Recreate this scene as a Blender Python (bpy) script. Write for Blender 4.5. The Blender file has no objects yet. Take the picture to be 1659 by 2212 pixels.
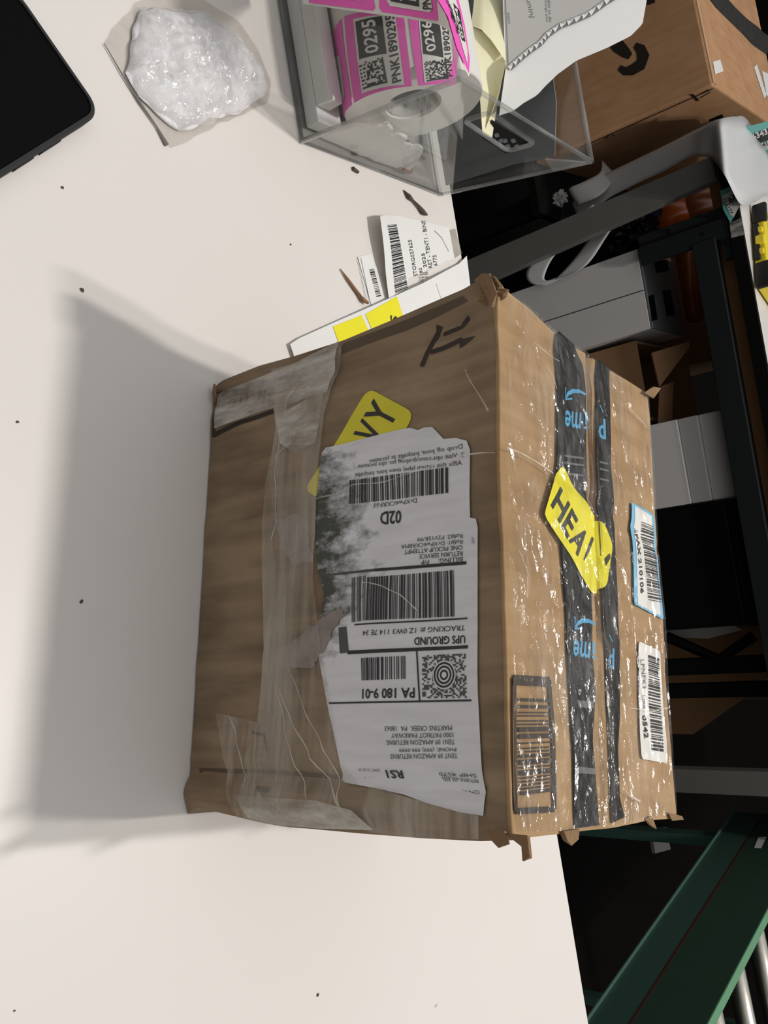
import bpy, bmesh, math, random
from mathutils import Vector, Matrix, noise
from mathutils.geometry import tessellate_polygon

# ------------------------------------------------------------------ camera, world, lamps, exposure
SC = bpy.context.scene
COL = SC.collection
W, H, F = 1659.0, 2212.0, 1919.469
CAM = Vector((0.351699, -0.778830, 0.463056))
RX = Vector((0.15733499, 0.61786337, 0.77038339))
RY = Vector((0.98663897, -0.06493333, -0.14942289))
RZ = Vector((-0.04229937, 0.78359972, -0.61982436))
cd = bpy.data.cameras.new('camera')
cam = bpy.data.objects.new('camera', cd); COL.objects.link(cam)
m = Matrix.Identity(4)
for i in range(3):
    m[i][0] = RX[i]; m[i][1] = -RY[i]; m[i][2] = -RZ[i]; m[i][3] = CAM[i]
cam.matrix_world = m
cd.sensor_fit = 'VERTICAL'; cd.sensor_height = 36.0; cd.sensor_width = 36.0 * W / H
cd.lens = F * 36.0 / H
cd.clip_start = 0.01
SC.camera = cam

SC.view_settings.view_transform = 'Standard'
SC.view_settings.look = 'None'
SC.view_settings.exposure = 0.0
SC.view_settings.gamma = 1.0
SC.view_settings.use_curve_mapping = False

AMBIENT, HORIZON = 0.66, 0.055
LAMP_A, LAMP_B = 13.3, 23.0
wd = bpy.data.worlds.new('world'); SC.world = wd; wd.use_nodes = True
def ambient():
    # hall: a pale ceiling full of lamps overhead, dim walls towards the horizon
    nt = wd.node_tree; N, L = nt.nodes, nt.links
    tc = N.new('ShaderNodeTexCoord'); sp = N.new('ShaderNodeSeparateXYZ'); L.new(tc.outputs['Generated'], sp.inputs[0])
    mr = N.new('ShaderNodeMapRange'); mr.interpolation_type = 'SMOOTHSTEP'
    mr.inputs[1].default_value = 0.15; mr.inputs[2].default_value = 0.85; mr.inputs[3].default_value = HORIZON; mr.inputs[4].default_value = AMBIENT
    L.new(sp.outputs['Z'], mr.inputs[0]); L.new(mr.outputs[0], N['Background'].inputs[1])
    N['Background'].inputs[0].default_value = (0.97, 0.985, 1.0, 1)
ambient()

def lamp(name, pos, target, sx, sy, power, color):
    l = bpy.data.lights.new(name, 'AREA'); l.shape = 'RECTANGLE'; l.size = sx; l.size_y = sy
    l.energy = power; l.color = color
    o = bpy.data.objects.new(name, l); COL.objects.link(o); o.location = pos
    z = (Vector(pos) - Vector(target)).normalized()
    x = Vector((1, 0, 0)); x = (x - z * x.dot(z)).normalized(); y = z.cross(x)
    mm = Matrix.Identity(4)
    for i in range(3):
        mm[i][0] = x[i]; mm[i][1] = y[i]; mm[i][2] = z[i]; mm[i][3] = pos[i]
    o.matrix_world = mm
    return o
TGT = (0.35, -0.39, 0.1)
lamp('ceiling_tube_light', (0.35 + 0.187 * 2.3, -0.39 + 0.394 * 2.3, 0.2 + 0.9 * 2.3), TGT, 0.04, 0.17, LAMP_A, (1.0, 0.965, 0.92))
lamp('ceiling_tube_light', (0.35 + 0.122 * 2.3, -0.39 + 0.394 * 2.3, 0.2 + 0.9 * 2.3), TGT, 0.04, 0.17, LAMP_B, (1.0, 0.97, 0.94))

# ------------------------------------------------------------------ photo pixel -> place
def ray(px, py):
    return RX * ((px - W / 2) / F) + RY * ((py - H / 2) / F) + RZ
def hit(px, py, o, n):
    r = ray(px, py); s = (Vector(o) - CAM).dot(n) / r.dot(n)
    return CAM + r * s
def at_z(px, py, z=0.0): return hit(px, py, (0, 0, z), Vector((0, 0, 1)))
def at_v(px, py, v): return hit(px, py, (0, v, 0), Vector((0, 1, 0)))
def at_u(px, py, u): return hit(px, py, (u, 0, 0), Vector((1, 0, 0)))

# ------------------------------------------------------------------ materials
def lin(h):
    h = h.lstrip('#'); c = [int(h[i:i + 2], 16) / 255 for i in (0, 2, 4)]
    return tuple((x / 12.92 if x <= 0.04045 else ((x + 0.055) / 1.055) ** 2.4) for x in c) + (1.0,)
def newmat(name):
    m = bpy.data.materials.new(name); m.use_nodes = True
    nt = m.node_tree; return m, nt, nt.nodes, nt.links, nt.nodes['Principled BSDF']
def mat(name, col, rough=0.6, metal=0.0, var=0.06, scale=25.0, bump=0.0, spec=0.5, bscale=None):
    m, nt, N, L, b = newmat(name)
    c = lin(col) if isinstance(col, str) else col
    tc = N.new('ShaderNodeTexCoord'); nz = N.new('ShaderNodeTexNoise')
    nz.inputs['Scale'].default_value = scale; nz.inputs['Detail'].default_value = 4
    L.new(tc.outputs['Object'], nz.inputs['Vector'])
    mx = N.new('ShaderNodeMix'); mx.data_type = 'RGBA'
    mx.inputs[6].default_value = tuple(x * (1 - var) for x in c[:3]) + (1,)
    mx.inputs[7].default_value = tuple(min(1, x * (1 + var)) for x in c[:3]) + (1,)
    L.new(nz.outputs['Fac'], mx.inputs[0]); L.new(mx.outputs[2], b.inputs['Base Color'])
    b.inputs['Roughness'].default_value = rough; b.inputs['Metallic'].default_value = metal
    b.inputs['Specular IOR Level'].default_value = spec
    if bump:
        bn = N.new('ShaderNodeBump'); bn.inputs['Strength'].default_value = bump; bn.inputs['Distance'].default_value = 0.002
        n2 = N.new('ShaderNodeTexNoise'); n2.inputs['Scale'].default_value = bscale or scale * 3; n2.inputs['Detail'].default_value = 3
        L.new(tc.outputs['Object'], n2.inputs['Vector'])
        L.new(n2.outputs['Fac'], bn.inputs['Height']); L.new(bn.outputs['Normal'], b.inputs['Normal'])
    return m
def cardboard(name, col, dark, flute=75.0, axis='X', bump=0.22):
    m, nt, N, L, b = newmat(name)
    tc = N.new('ShaderNodeTexCoord')
    mp = N.new('ShaderNodeMapping'); L.new(tc.outputs['Object'], mp.inputs['Vector'])
    mp.inputs['Scale'].default_value = {'X': (60, 9, 9), 'Y': (9, 60, 9), 'Z': (9, 9, 60)}[axis]
    n1 = N.new('ShaderNodeTexNoise'); n1.inputs['Scale'].default_value = 1.6; n1.inputs['Detail'].default_value = 5
    L.new(mp.outputs[0], n1.inputs['Vector'])
    n2 = N.new('ShaderNodeTexNoise'); n2.inputs['Scale'].default_value = 14; n2.inputs['Detail'].default_value = 6
    L.new(tc.outputs['Object'], n2.inputs['Vector'])
    ad = N.new('ShaderNodeMath'); ad.operation = 'ADD'; L.new(n1.outputs['Fac'], ad.inputs[0]); L.new(n2.outputs['Fac'], ad.inputs[1])
    rp = N.new('ShaderNodeMapRange'); rp.inputs[1].default_value = 0.75; rp.inputs[2].default_value = 1.25; L.new(ad.outputs[0], rp.inputs[0])
    mx = N.new('ShaderNodeMix'); mx.data_type = 'RGBA'; mx.inputs[6].default_value = lin(dark); mx.inputs[7].default_value = lin(col)
    L.new(rp.outputs[0], mx.inputs[0]); L.new(mx.outputs[2], b.inputs['Base Color'])
    b.inputs['Roughness'].default_value = 0.75; b.inputs['Specular IOR Level'].default_value = 0.2
    wv = N.new('ShaderNodeTexWave'); wv.bands_direction = axis; wv.inputs['Scale'].default_value = flute; wv.inputs['Distortion'].default_value = 0.5
    L.new(tc.outputs['Object'], wv.inputs['Vector'])
    bn = N.new('ShaderNodeBump'); bn.inputs['Strength'].default_value = bump; bn.inputs['Distance'].default_value = 0.0006
    L.new(wv.outputs['Fac'], bn.inputs['Height']); L.new(bn.outputs['Normal'], b.inputs['Normal'])
    return m
def film(name, haze=0.12, gloss=0.12, rough=0.1, scale=60.0, bump=1.0, tint=(0.96, 0.95, 0.93, 1), milk=(0.75, 0.72, 0.68, 1), streak=(1, 1, 1), dist=0.003, hz0=0.45, hz1=0.75, gl0=0.12):
    m, nt, N, L, b = newmat(name); N.remove(b)
    out = N['Material Output']
    tc = N.new('ShaderNodeTexCoord'); mp = N.new('ShaderNodeMapping'); mp.inputs['Scale'].default_value = streak
    L.new(tc.outputs['Object'], mp.inputs['Vector'])
    n1 = N.new('ShaderNodeTexNoise'); n1.inputs['Scale'].default_value = scale; n1.inputs['Detail'].default_value = 5; n1.inputs['Distortion'].default_value = 0.8
    L.new(mp.outputs[0], n1.inputs['Vector'])
    vo = N.new('ShaderNodeTexVoronoi'); vo.inputs['Scale'].default_value = scale * 1.4; vo.feature = 'DISTANCE_TO_EDGE'
    L.new(mp.outputs[0], vo.inputs['Vector'])
    ad = N.new('ShaderNodeMath'); ad.operation = 'ADD'; L.new(n1.outputs['Fac'], ad.inputs[0]); L.new(vo.outputs['Distance'], ad.inputs[1])
    bn = N.new('ShaderNodeBump'); bn.inputs['Strength'].default_value = bump; bn.inputs['Distance'].default_value = dist
    L.new(ad.outputs[0], bn.inputs['Height'])
    tr = N.new('ShaderNodeBsdfTransparent'); tr.inputs[0].default_value = tint
    df = N.new('ShaderNodeBsdfDiffuse'); df.inputs[0].default_value = milk
    gl = N.new('ShaderNodeBsdfAnisotropic'); gl.inputs['Roughness'].default_value = rough
    L.new(bn.outputs['Normal'], gl.inputs['Normal'])
    n3 = N.new('ShaderNodeTexNoise'); n3.inputs['Scale'].default_value = scale * 0.45; n3.inputs['Detail'].default_value = 6; n3.inputs['Roughness'].default_value = 0.65
    L.new(mp.outputs[0], n3.inputs['Vector'])
    rp = N.new('ShaderNodeMapRange'); rp.inputs[1].default_value = hz0; rp.inputs[2].default_value = hz1
    rp.inputs[3].default_value = haze * 0.15; rp.inputs[4].default_value = haze; L.new(n3.outputs['Fac'], rp.inputs[0])
    m1 = N.new('ShaderNodeMixShader'); L.new(rp.outputs[0], m1.inputs[0]); L.new(tr.outputs[0], m1.inputs[1]); L.new(df.outputs[0], m1.inputs[2])
    m2 = N.new('ShaderNodeMixShader')
    n4 = N.new('ShaderNodeTexNoise'); n4.inputs['Scale'].default_value = scale * 0.9; n4.inputs['Detail'].default_value = 3
    mp4 = N.new('ShaderNodeMapping'); mp4.inputs['Location'].default_value = (3.1, 7.7, 1.3); mp4.inputs['Scale'].default_value = streak; L.new(tc.outputs['Object'], mp4.inputs['Vector']); L.new(mp4.outputs[0], n4.inputs['Vector'])
    r4 = N.new('ShaderNodeMapRange'); r4.inputs[1].default_value = 0.46; r4.inputs[2].default_value = 0.62; r4.inputs[3].default_value = gloss * gl0; r4.inputs[4].default_value = gloss * 1.3
    L.new(n4.outputs['Fac'], r4.inputs[0]); L.new(r4.outputs[0], m2.inputs[0])
    L.new(m1.outputs[0], m2.inputs[1]); L.new(gl.outputs[0], m2.inputs[2]); L.new(m2.outputs[0], out.inputs[0])
    return m
def acrylic(name, tint, milk0=0.01, milk1=0.05):
    m, nt, N, L, b = newmat(name); N.remove(b)
    tr = N.new('ShaderNodeBsdfTransparent'); tr.inputs[0].default_value = tint
    gl = N.new('ShaderNodeBsdfAnisotropic'); gl.inputs['Roughness'].default_value = 0.04
    tcn = N.new('ShaderNodeTexCoord'); nz = N.new('ShaderNodeTexNoise'); nz.inputs['Scale'].default_value = 30; nz.inputs['Detail'].default_value = 6
    L.new(tcn.outputs['Object'], nz.inputs['Vector'])
    rp = N.new('ShaderNodeMapRange'); rp.inputs[1].default_value = 0.4; rp.inputs[2].default_value = 0.8; rp.inputs[3].default_value = milk0; rp.inputs[4].default_value = milk1
    L.new(nz.outputs['Fac'], rp.inputs[0])
    df = N.new('ShaderNodeBsdfDiffuse'); df.inputs[0].default_value = (0.6, 0.6, 0.6, 1)
    m0 = N.new('ShaderNodeMixShader'); L.new(rp.outputs[0], m0.inputs[0]); L.new(tr.outputs[0], m0.inputs[1]); L.new(df.outputs[0], m0.inputs[2])
    lw = N.new('ShaderNodeLayerWeight'); lw.inputs[0].default_value = 0.5
    pw = N.new('ShaderNodeMath'); pw.operation = 'POWER'; pw.inputs[1].default_value = 4.0; L.new(lw.outputs['Facing'], pw.inputs[0])
    ml = N.new('ShaderNodeMath'); ml.operation = 'MULTIPLY_ADD'; ml.inputs[1].default_value = 0.5; ml.inputs[2].default_value = 0.025; L.new(pw.outputs[0], ml.inputs[0])
    m1 = N.new('ShaderNodeMixShader'); L.new(ml.outputs[0], m1.inputs[0]); L.new(m0.outputs[0], m1.inputs[1]); L.new(gl.outputs[0], m1.inputs[2])
    L.new(m1.outputs[0], N['Material Output'].inputs[0])
    return m
def stained_paper(name, col, stain, axis_lo, axis_hi, scale=55.0):
    """printed label paper with a mottled scuffed stain that fades along local Z (its own shape, from rubbing)"""
    m, nt, N, L, b = newmat(name)
    tc = N.new('ShaderNodeTexCoord'); sp = N.new('ShaderNodeSeparateXYZ'); L.new(tc.outputs['Object'], sp.inputs[0])
    n1 = N.new('ShaderNodeTexNoise'); n1.inputs['Scale'].default_value = scale; n1.inputs['Detail'].default_value = 6; n1.inputs['Roughness'].default_value = 0.7
    mp = N.new('ShaderNodeMapping'); mp.inputs['Scale'].default_value = (1.8, 1, 1); L.new(tc.outputs['Object'], mp.inputs[0]); L.new(mp.outputs[0], n1.inputs['Vector'])
    gz = N.new('ShaderNodeMapRange'); gz.inputs[1].default_value = axis_lo; gz.inputs[2].default_value = axis_hi; gz.inputs[3].default_value = 0.32; gz.inputs[4].default_value = -0.25
    L.new(sp.outputs['Z'], gz.inputs[0])
    gx = N.new('ShaderNodeMapRange'); gx.inputs[1].default_value = 0.055; gx.inputs[2].default_value = 0.10; gx.inputs[3].default_value = -0.25; gx.inputs[4].default_value = 0.0
    L.new(sp.outputs['X'], gx.inputs[0])
    gx2 = N.new('ShaderNodeMapRange'); gx2.inputs[1].default_value = 0.165; gx2.inputs[2].default_value = 0.20; gx2.inputs[3].default_value = 0.0; gx2.inputs[4].default_value = -0.3
    L.new(sp.outputs['X'], gx2.inputs[0])
    a1 = N.new('ShaderNodeMath'); L.new(gz.outputs[0], a1.inputs[0]); L.new(gx.outputs[0], a1.inputs[1])
    a2 = N.new('ShaderNodeMath'); L.new(a1.outputs[0], a2.inputs[0]); L.new(gx2.outputs[0], a2.inputs[1])
    a3 = N.new('ShaderNodeMath'); L.new(a2.outputs[0], a3.inputs[0]); L.new(n1.outputs['Fac'], a3.inputs[1])
    rp = N.new('ShaderNodeMapRange'); rp.inputs[1].default_value = 0.52; rp.inputs[2].default_value = 0.80; L.new(a3.outputs[0], rp.inputs[0])
    mx = N.new('ShaderNodeMix'); mx.data_type = 'RGBA'; mx.inputs[6].default_value = lin(col); mx.inputs[7].default_value = lin(stain)
    L.new(rp.outputs[0], mx.inputs[0])
    n2 = N.new('ShaderNodeTexNoise'); n2.inputs['Scale'].default_value = 30; n2.inputs['Detail'].default_value = 3
    mp2 = N.new('ShaderNodeMapping'); mp2.inputs['Scale'].default_value = (5, 1, 0.8); L.new(tc.outputs['Object'], mp2.inputs[0]); L.new(mp2.outputs[0], n2.inputs['Vector'])
    r2 = N.new('ShaderNodeMapRange'); r2.inputs[1].default_value = 0.3; r2.inputs[2].default_value = 0.7; r2.inputs[3].default_value = 0.86; r2.inputs[4].default_value = 1.0
    L.new(n2.outputs['Fac'], r2.inputs[0])
    mm = N.new('ShaderNodeVectorMath'); mm.operation = 'SCALE'; L.new(mx.outputs[2], mm.inputs[0]); L.new(r2.outputs[0], mm.inputs['Scale'])
    L.new(mm.outputs[0], b.inputs['Base Color']); b.inputs['Roughness'].default_value = 0.5; b.inputs['Specular IOR Level'].default_value = 0.25
    return m
def laminate(name, col):
    m, nt, N, L, b = newmat(name)
    tc = N.new('ShaderNodeTexCoord')
    n1 = N.new('ShaderNodeTexNoise'); n1.inputs['Scale'].default_value = 5; n1.inputs['Detail'].default_value = 3; L.new(tc.outputs['Object'], n1.inputs['Vector'])
    mx = N.new('ShaderNodeMix'); mx.data_type = 'RGBA'; c = lin(col)
    mx.inputs[6].default_value = tuple(x * y for x, y in zip(c[:3], (0.95, 0.935, 0.915))) + (1,); mx.inputs[7].default_value = c
    L.new(n1.outputs['Fac'], mx.inputs[0])
    n2 = N.new('ShaderNodeTexNoise'); n2.inputs['Scale'].default_value = 130; n2.inputs['Detail'].default_value = 2
    mp = N.new('ShaderNodeMapping'); mp.inputs['Rotation'].default_value = (0, 0, 0.5); mp.inputs['Scale'].default_value = (1, 0.35, 1)
    L.new(tc.outputs['Object'], mp.inputs[0]); L.new(mp.outputs[0], n2.inputs['Vector'])
    n3 = N.new('ShaderNodeTexNoise'); n3.inputs['Scale'].default_value = 9; L.new(tc.outputs['Object'], n3.inputs['Vector'])
    mu = N.new('ShaderNodeMath'); mu.operation = 'MULTIPLY'; L.new(n2.outputs['Fac'], mu.inputs[0]); L.new(n3.outputs['Fac'], mu.inputs[1])
    rp = N.new('ShaderNodeMapRange'); rp.inputs[1].default_value = 0.46; rp.inputs[2].default_value = 0.52; L.new(mu.outputs[0], rp.inputs[0])
    m2 = N.new('ShaderNodeMix'); m2.data_type = 'RGBA'; m2.inputs[7].default_value = lin('8a827a')
    L.new(rp.outputs[0], m2.inputs[0]); L.new(mx.outputs[2], m2.inputs[6]); L.new(m2.outputs[2], b.inputs['Base Color'])
    b.inputs['Roughness'].default_value = 0.42; b.inputs['Specular IOR Level'].default_value = 0.3
    return m

M = {}
M['laminate'] = laminate('white_laminate', 'e6e0da')
M['laminate_far'] = laminate('white_laminate_far', 'e4dfda')
M['black'] = mat('black_paint', '0c0c0b', 0.6, spec=0.12)
M['dark_steel'] = mat('dark_steel', '1d1f20', 0.45, spec=0.4, var=0.12)
M['gray_steel'] = mat('gray_powder_steel', '6d6a64', 0.5, var=0.08)
M['floor'] = mat('dark_floor', '110f0d', 0.8, var=0.2, scale=8, spec=0.03)
M['wall'] = mat('dark_wall', '2a2926', 0.8)
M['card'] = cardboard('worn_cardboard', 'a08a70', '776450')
M['card_top_lit'] = cardboard('worn_cardboard_top_lit', 'b3946f', '9b7c57', flute=75)  # lighter copy of the board: the light on the top is put into its colour
M['card_torn'] = mat('torn_cardboard', '86694a', 0.9, var=0.25, scale=120, bump=0.8)
M['ink_card'] = mat('cardboard_print', '35291f', 0.7)
M['ink_fade_shade'] = mat('faded_print_and_gap_shade', '5a4836', 0.7)  # faded print; also paints the shade of the flap gap
M['label'] = stained_paper('scuffed_label_paper', 'e8e7ea', '50524a', 0.112, 0.178)
M['paper'] = mat('white_paper', 'e8e6e2', 0.55, var=0.03, spec=0.3)
M['paper_gray'] = mat('grey_paper', 'b9b6b1', 0.6)
M['ink'] = mat('black_ink', '1a1918', 0.5)
M['ink_soft'] = mat('worn_ink', '4c4a49', 0.6, var=0.3, scale=150)
M['yellow'] = mat('yellow_sticker', 'efe418', 0.35, var=0.04)
M['yellow_dirty'] = mat('yellow_sticker_scuffed', 'ddd01c', 0.4, var=0.14, scale=60)
M['blue'] = mat('pale_blue_border', '7cc4ea', 0.4)
M['prime_black'] = mat('black_printed_tape', '121214', 0.3, var=0.5, scale=90, bump=0.5, bscale=160)
M['prime_blue'] = mat('light_blue_print', '4f9fcb', 0.4)
M['prime_grey'] = mat('grey_tape_print', '6a6a6c', 0.4)
M['film_top'] = film('clear_tape_film', haze=0.13, gloss=0.085, rough=0.10, scale=38, bump=1.0, streak=(1, 2.0, 1), dist=0.004)
M['film_front'] = film('clear_tape_wrinkled', haze=0.55, gloss=0.03, rough=0.16, scale=30, bump=0.9, streak=(0.25, 1, 2.4), milk=(0.74, 0.67, 0.58, 1), hz0=0.44, hz1=0.68)
M['film_white'] = film('clear_tape_silvered', haze=0.95, gloss=0.03, rough=0.18, scale=34, bump=1.0, streak=(2.6, 1, 0.7), milk=(0.74, 0.70, 0.64, 1), hz0=0.42, hz1=0.66)
M['crease'] = film('tape_crease', haze=0.55, gloss=0.05, rough=0.2, scale=30, milk=(0.85, 0.80, 0.72, 1), hz0=0.2, hz1=0.6)
M['residue'] = mat('torn_paper_residue', '958a84', 0.9, var=0.45, scale=90, bump=0.8)
M['bag'] = film('crinkled_bag_film', haze=0.45, gloss=0.18, rough=0.12, scale=75, bump=1.0, milk=(0.93, 0.92, 0.93, 1), dist=0.004, hz0=0.3, hz1=0.6)  # diffuse white in the film paints the many highlights of its crinkles
M['bag_clear'] = film('thin_clear_film', haze=0.16, gloss=0.05, rough=0.1, scale=60, bump=0.7, tint=(0.88, 0.87, 0.85, 1))
M['bag_edge'] = mat('folded_film_edge', '7d776f', 0.4)
M['foam'] = mat('white_foam', 'eeeced', 0.6, var=0.05, bump=0.6, scale=60)
M['acrylic'] = acrylic('clear_acrylic', (0.93, 0.935, 0.93, 1))
M['acrylic_edge'] = acrylic('acrylic_edge', (0.93, 0.93, 0.92, 1), 0.12, 0.3)
M['pink'] = mat('pink_label', 'ee5cbb', 0.45, var=0.04)
M['liner'] = mat('label_liner', 'dedbd4', 0.5, var=0.03)
M['cream'] = mat('cream_liner', 'efe9c4', 0.4, var=0.05)
M['card_gray'] = mat('dark_grey_card', '6f7375', 0.6)
M['phone_case'] = mat('charcoal_rubber', '333334', 0.6, spec=0.15)
M['phone_glass'] = mat('black_glass', '080808', 0.5, spec=0.06)
M['box_amz'] = cardboard('new_cardboard', 'c39670', 'b3865f', flute=70, bump=0.05)
M['box_edge'] = mat('cardboard_cut_edge', 'c39b74', 0.8)
M['smile'] = mat('dark_brown_print', '241a13', 0.6)
M['tape_black'] = mat('black_glossy_tape', '3a3937', 0.3, var=0.6, scale=60, bump=0.9, bscale=90)
M['carton_white'] = mat('white_carton', 'd2cdc8', 0.6, var=0.03)
M['lid_dark'] = mat('dark_grey_film', '66696a', 0.4, var=0.2)
M['amber'] = mat('amber_lacquer', 'c8611a', 0.2, var=0.2, scale=12)
M['amber_dark'] = mat('brown_lacquer', '8f4c1f', 0.25, var=0.2, scale=12)
M['purple'] = mat('purple_fabric', '33245c', 0.7)
M['bag_black'] = mat('black_plastic_bag', '101011', 0.35, bump=0.5, scale=20)
M['brown_card'] = mat('brown_cardboard', '9a7350', 0.8, var=0.1)
M['tan_board'] = mat('tan_board', 'b98a5e', 0.7, var=0.08)
M['ribbon'] = mat('white_liner_strip', 'd9d8d6', 0.4, var=0.02)
M['teal'] = mat('teal_label', '6fc0b8', 0.45)
M['yellow_case'] = mat('yellow_plastic', 'efd92a', 0.4)
M['rubber'] = mat('black_rubber', '181817', 0.6)
M['beige'] = mat('beige_panel', 'cdb68c', 0.6)
M['green'] = mat('green_enamel', '38544a', 0.4, var=0.06)
M['green_dark'] = mat('green_enamel_upper', '2d4738', 0.4, var=0.08)
M['green_flange_lit'] = mat('green_enamel_flange_lit', '679873', 0.4)  # paler copy of the green: light from above painted into the flange
M['green_lip_lit'] = mat('green_enamel_lip_lit', '48665a', 0.4)  # lighter green paints the light caught along the thin lip
M['red_line'] = mat('dark_red_line', '4a1f16', 0.5)
M['roller'] = mat('zinc_roller', 'c9c4b8', 0.3, metal=1.0, var=0.12, scale=80)
M['crumb'] = mat('dark_crumb', '564a42', 0.9)
M['splinter'] = mat('brown_splinter', '8d6a4c', 0.9, var=0.25, scale=120)

# ------------------------------------------------------------------ mesh helpers
def wloc(o):
    v = Vector((0, 0, 0))
    while o is not None:
        v = v + o.location; o = o.parent
    return v
def obj(name, verts, faces, mats, parent=None, idx=None, smooth=False, local=False):
    me = bpy.data.meshes.new(name)
    off = Vector((0, 0, 0)) if (local or parent is None) else wloc(parent)
    me.from_pydata([tuple(Vector(v) - off) for v in verts], [], [tuple(f) for f in faces])
    mats = mats if isinstance(mats, (list, tuple)) else [mats]
    for mm in mats: me.materials.append(M[mm])
    if idx:
        for p, i in zip(me.polygons, idx): p.material_index = i
    if smooth:
        for p in me.polygons: p.use_smooth = True
    me.update()
    o = bpy.data.objects.new(name, me); COL.objects.link(o)
    if parent is not None: o.parent = parent
    return o
def tag(o, label=None, cat=None, group=None, kind=None):
    if label: o['label'] = label
    if cat: o['category'] = cat
    if group: o['group'] = group
    if kind: o['kind'] = kind
    return o
def thing(name, label, cat, loc=(0, 0, 0), rz=0.0, group=None):
    o = bpy.data.objects.new(name, None); COL.objects.link(o); o.empty_display_size = 0.02
    o.location = loc; o.rotation_euler = (0, 0, rz)
    return tag(o, label, cat, group)
class MB:
    """collects shapes into one mesh"""
    def __init__(s): s.v = []; s.f = []; s.i = []
    def add(s, verts, faces, mi=0):
        n = len(s.v); s.v += [Vector(v) for v in verts]; s.f += [tuple(a + n for a in f) for f in faces]; s.i += [mi] * len(faces)
        return s
    def box(s, a, b, mi=0, bev=0.0):
        bm = bmesh.new(); bmesh.ops.create_cube(bm, size=1.0)
        for v in bm.verts:
            v.co = Vector([a[k] + (v.co[k] + 0.5) * (b[k] - a[k]) for k in range(3)])
        if bev: bmesh.ops.bevel(bm, geom=bm.edges[:], offset=bev, segments=2, affect='EDGES', profile=0.5)
        bmesh.ops.recalc_face_normals(bm, faces=bm.faces)
        s.bm(bm, mi); return s
    def bm(s, bm, mi=0):
        bm.verts.index_update()
        s.add([v.co.copy() for v in bm.verts], [[v.index for v in f.verts] for f in bm.faces], mi); bm.free(); return s
    def tube(s, pts, r, n=10, mi=0, cap=True):
        pts = [Vector(p) for p in pts]; rings = []
        for k, p in enumerate(pts):
            t = (pts[min(k + 1, len(pts) - 1)] - pts[max(k - 1, 0)]).normalized()
            a = t.orthogonal().normalized(); b = t.cross(a)
            rr = r[k] if isinstance(r, (list, tuple)) else r
            rings.append([p + (a * math.cos(2 * math.pi * j / n) + b * math.sin(2 * math.pi * j / n)) * rr for j in range(n)])
        vs = [v for q in rings for v in q]; fs = []
        for k in range(len(pts) - 1):
            for j in range(n):
                fs.append((k * n + j, k * n + (j + 1) % n, (k + 1) * n + (j + 1) % n, (k + 1) * n + j))
        if cap: fs.append(tuple(range(n))[::-1]); fs.append(tuple((len(pts) - 1) * n + j for j in range(n)))
        return s.add(vs, fs, mi)
    def grid(s, fn, nu, nv, mi=0):
        vs = [fn(i / nu, j / nv) for j in range(nv + 1) for i in range(nu + 1)]
        fs = [(j * (nu + 1) + i, j * (nu + 1) + i + 1, (j + 1) * (nu + 1) + i + 1, (j + 1) * (nu + 1) + i) for j in range(nv) for i in range(nu)]
        return s.add(vs, fs, mi)
    def slab(s, loops, fa, fb, mi=0):
        """plate with holes: loops of 2D points, fa and fb place the two faces"""
        pts = [p for l in loops for p in l]
        tr = tessellate_polygon([[Vector((p[0], p[1], 0)) for p in l] for l in loops])
        n = len(pts)
        vs = [fa(*p) for p in pts] + [fb(*p) for p in pts]
        fs = [tuple(t) for t in tr] + [tuple(a + n for a in t)[::-1] for t in tr]
        k = 0
        for l in loops:
            for j in range(len(l)):
                a, b = k + j, k + (j + 1) % len(l); fs.append((a, b, b + n, a + n))
            k += len(l)
        return s.add(vs, fs, mi)
    def build(s, name, mats, parent=None, smooth=False, local=False):
        return obj(name, s.v, s.f, mats, parent, s.i, smooth, local)
def solid(o, t, off=1.0):
    md = o.modifiers.new('thickness', 'SOLIDIFY'); md.thickness = t; md.offset = off; return o
def n3(x, y, z, s=1.0, seed=0.0):
    return noise.noise(Vector((x * s + seed, y * s - seed * 0.7, z * s + seed * 1.3)))
def interp(poly, t):
    """point at fraction t (by length) of a polyline"""
    poly = [Vector(p) for p in poly]
    d = [(poly[i + 1] - poly[i]).length for i in range(len(poly) - 1)]; tot = sum(d); x = t * tot
    for i, l in enumerate(d):
        if x <= l or i == len(d) - 1: return poly[i].lerp(poly[i + 1], x / l if l else 0)
        x -= l
def rounded(poly, r, n=4):
    out = []
    P = [Vector((p[0], p[1])) for p in poly]
    for i, p in enumerate(P):
        a, b = P[i - 1], P[(i + 1) % len(P)]
        da, db = (a - p), (b - p); k = min(r, da.length * 0.45, db.length * 0.45)
        s, e = p + da.normalized() * k, p + db.normalized() * k
        for j in range(n + 1):
            t = j / n; q = s * (1 - t) ** 2 + p * 2 * t * (1 - t) + e * t * t; out.append((q.x, q.y))
    return out

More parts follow.
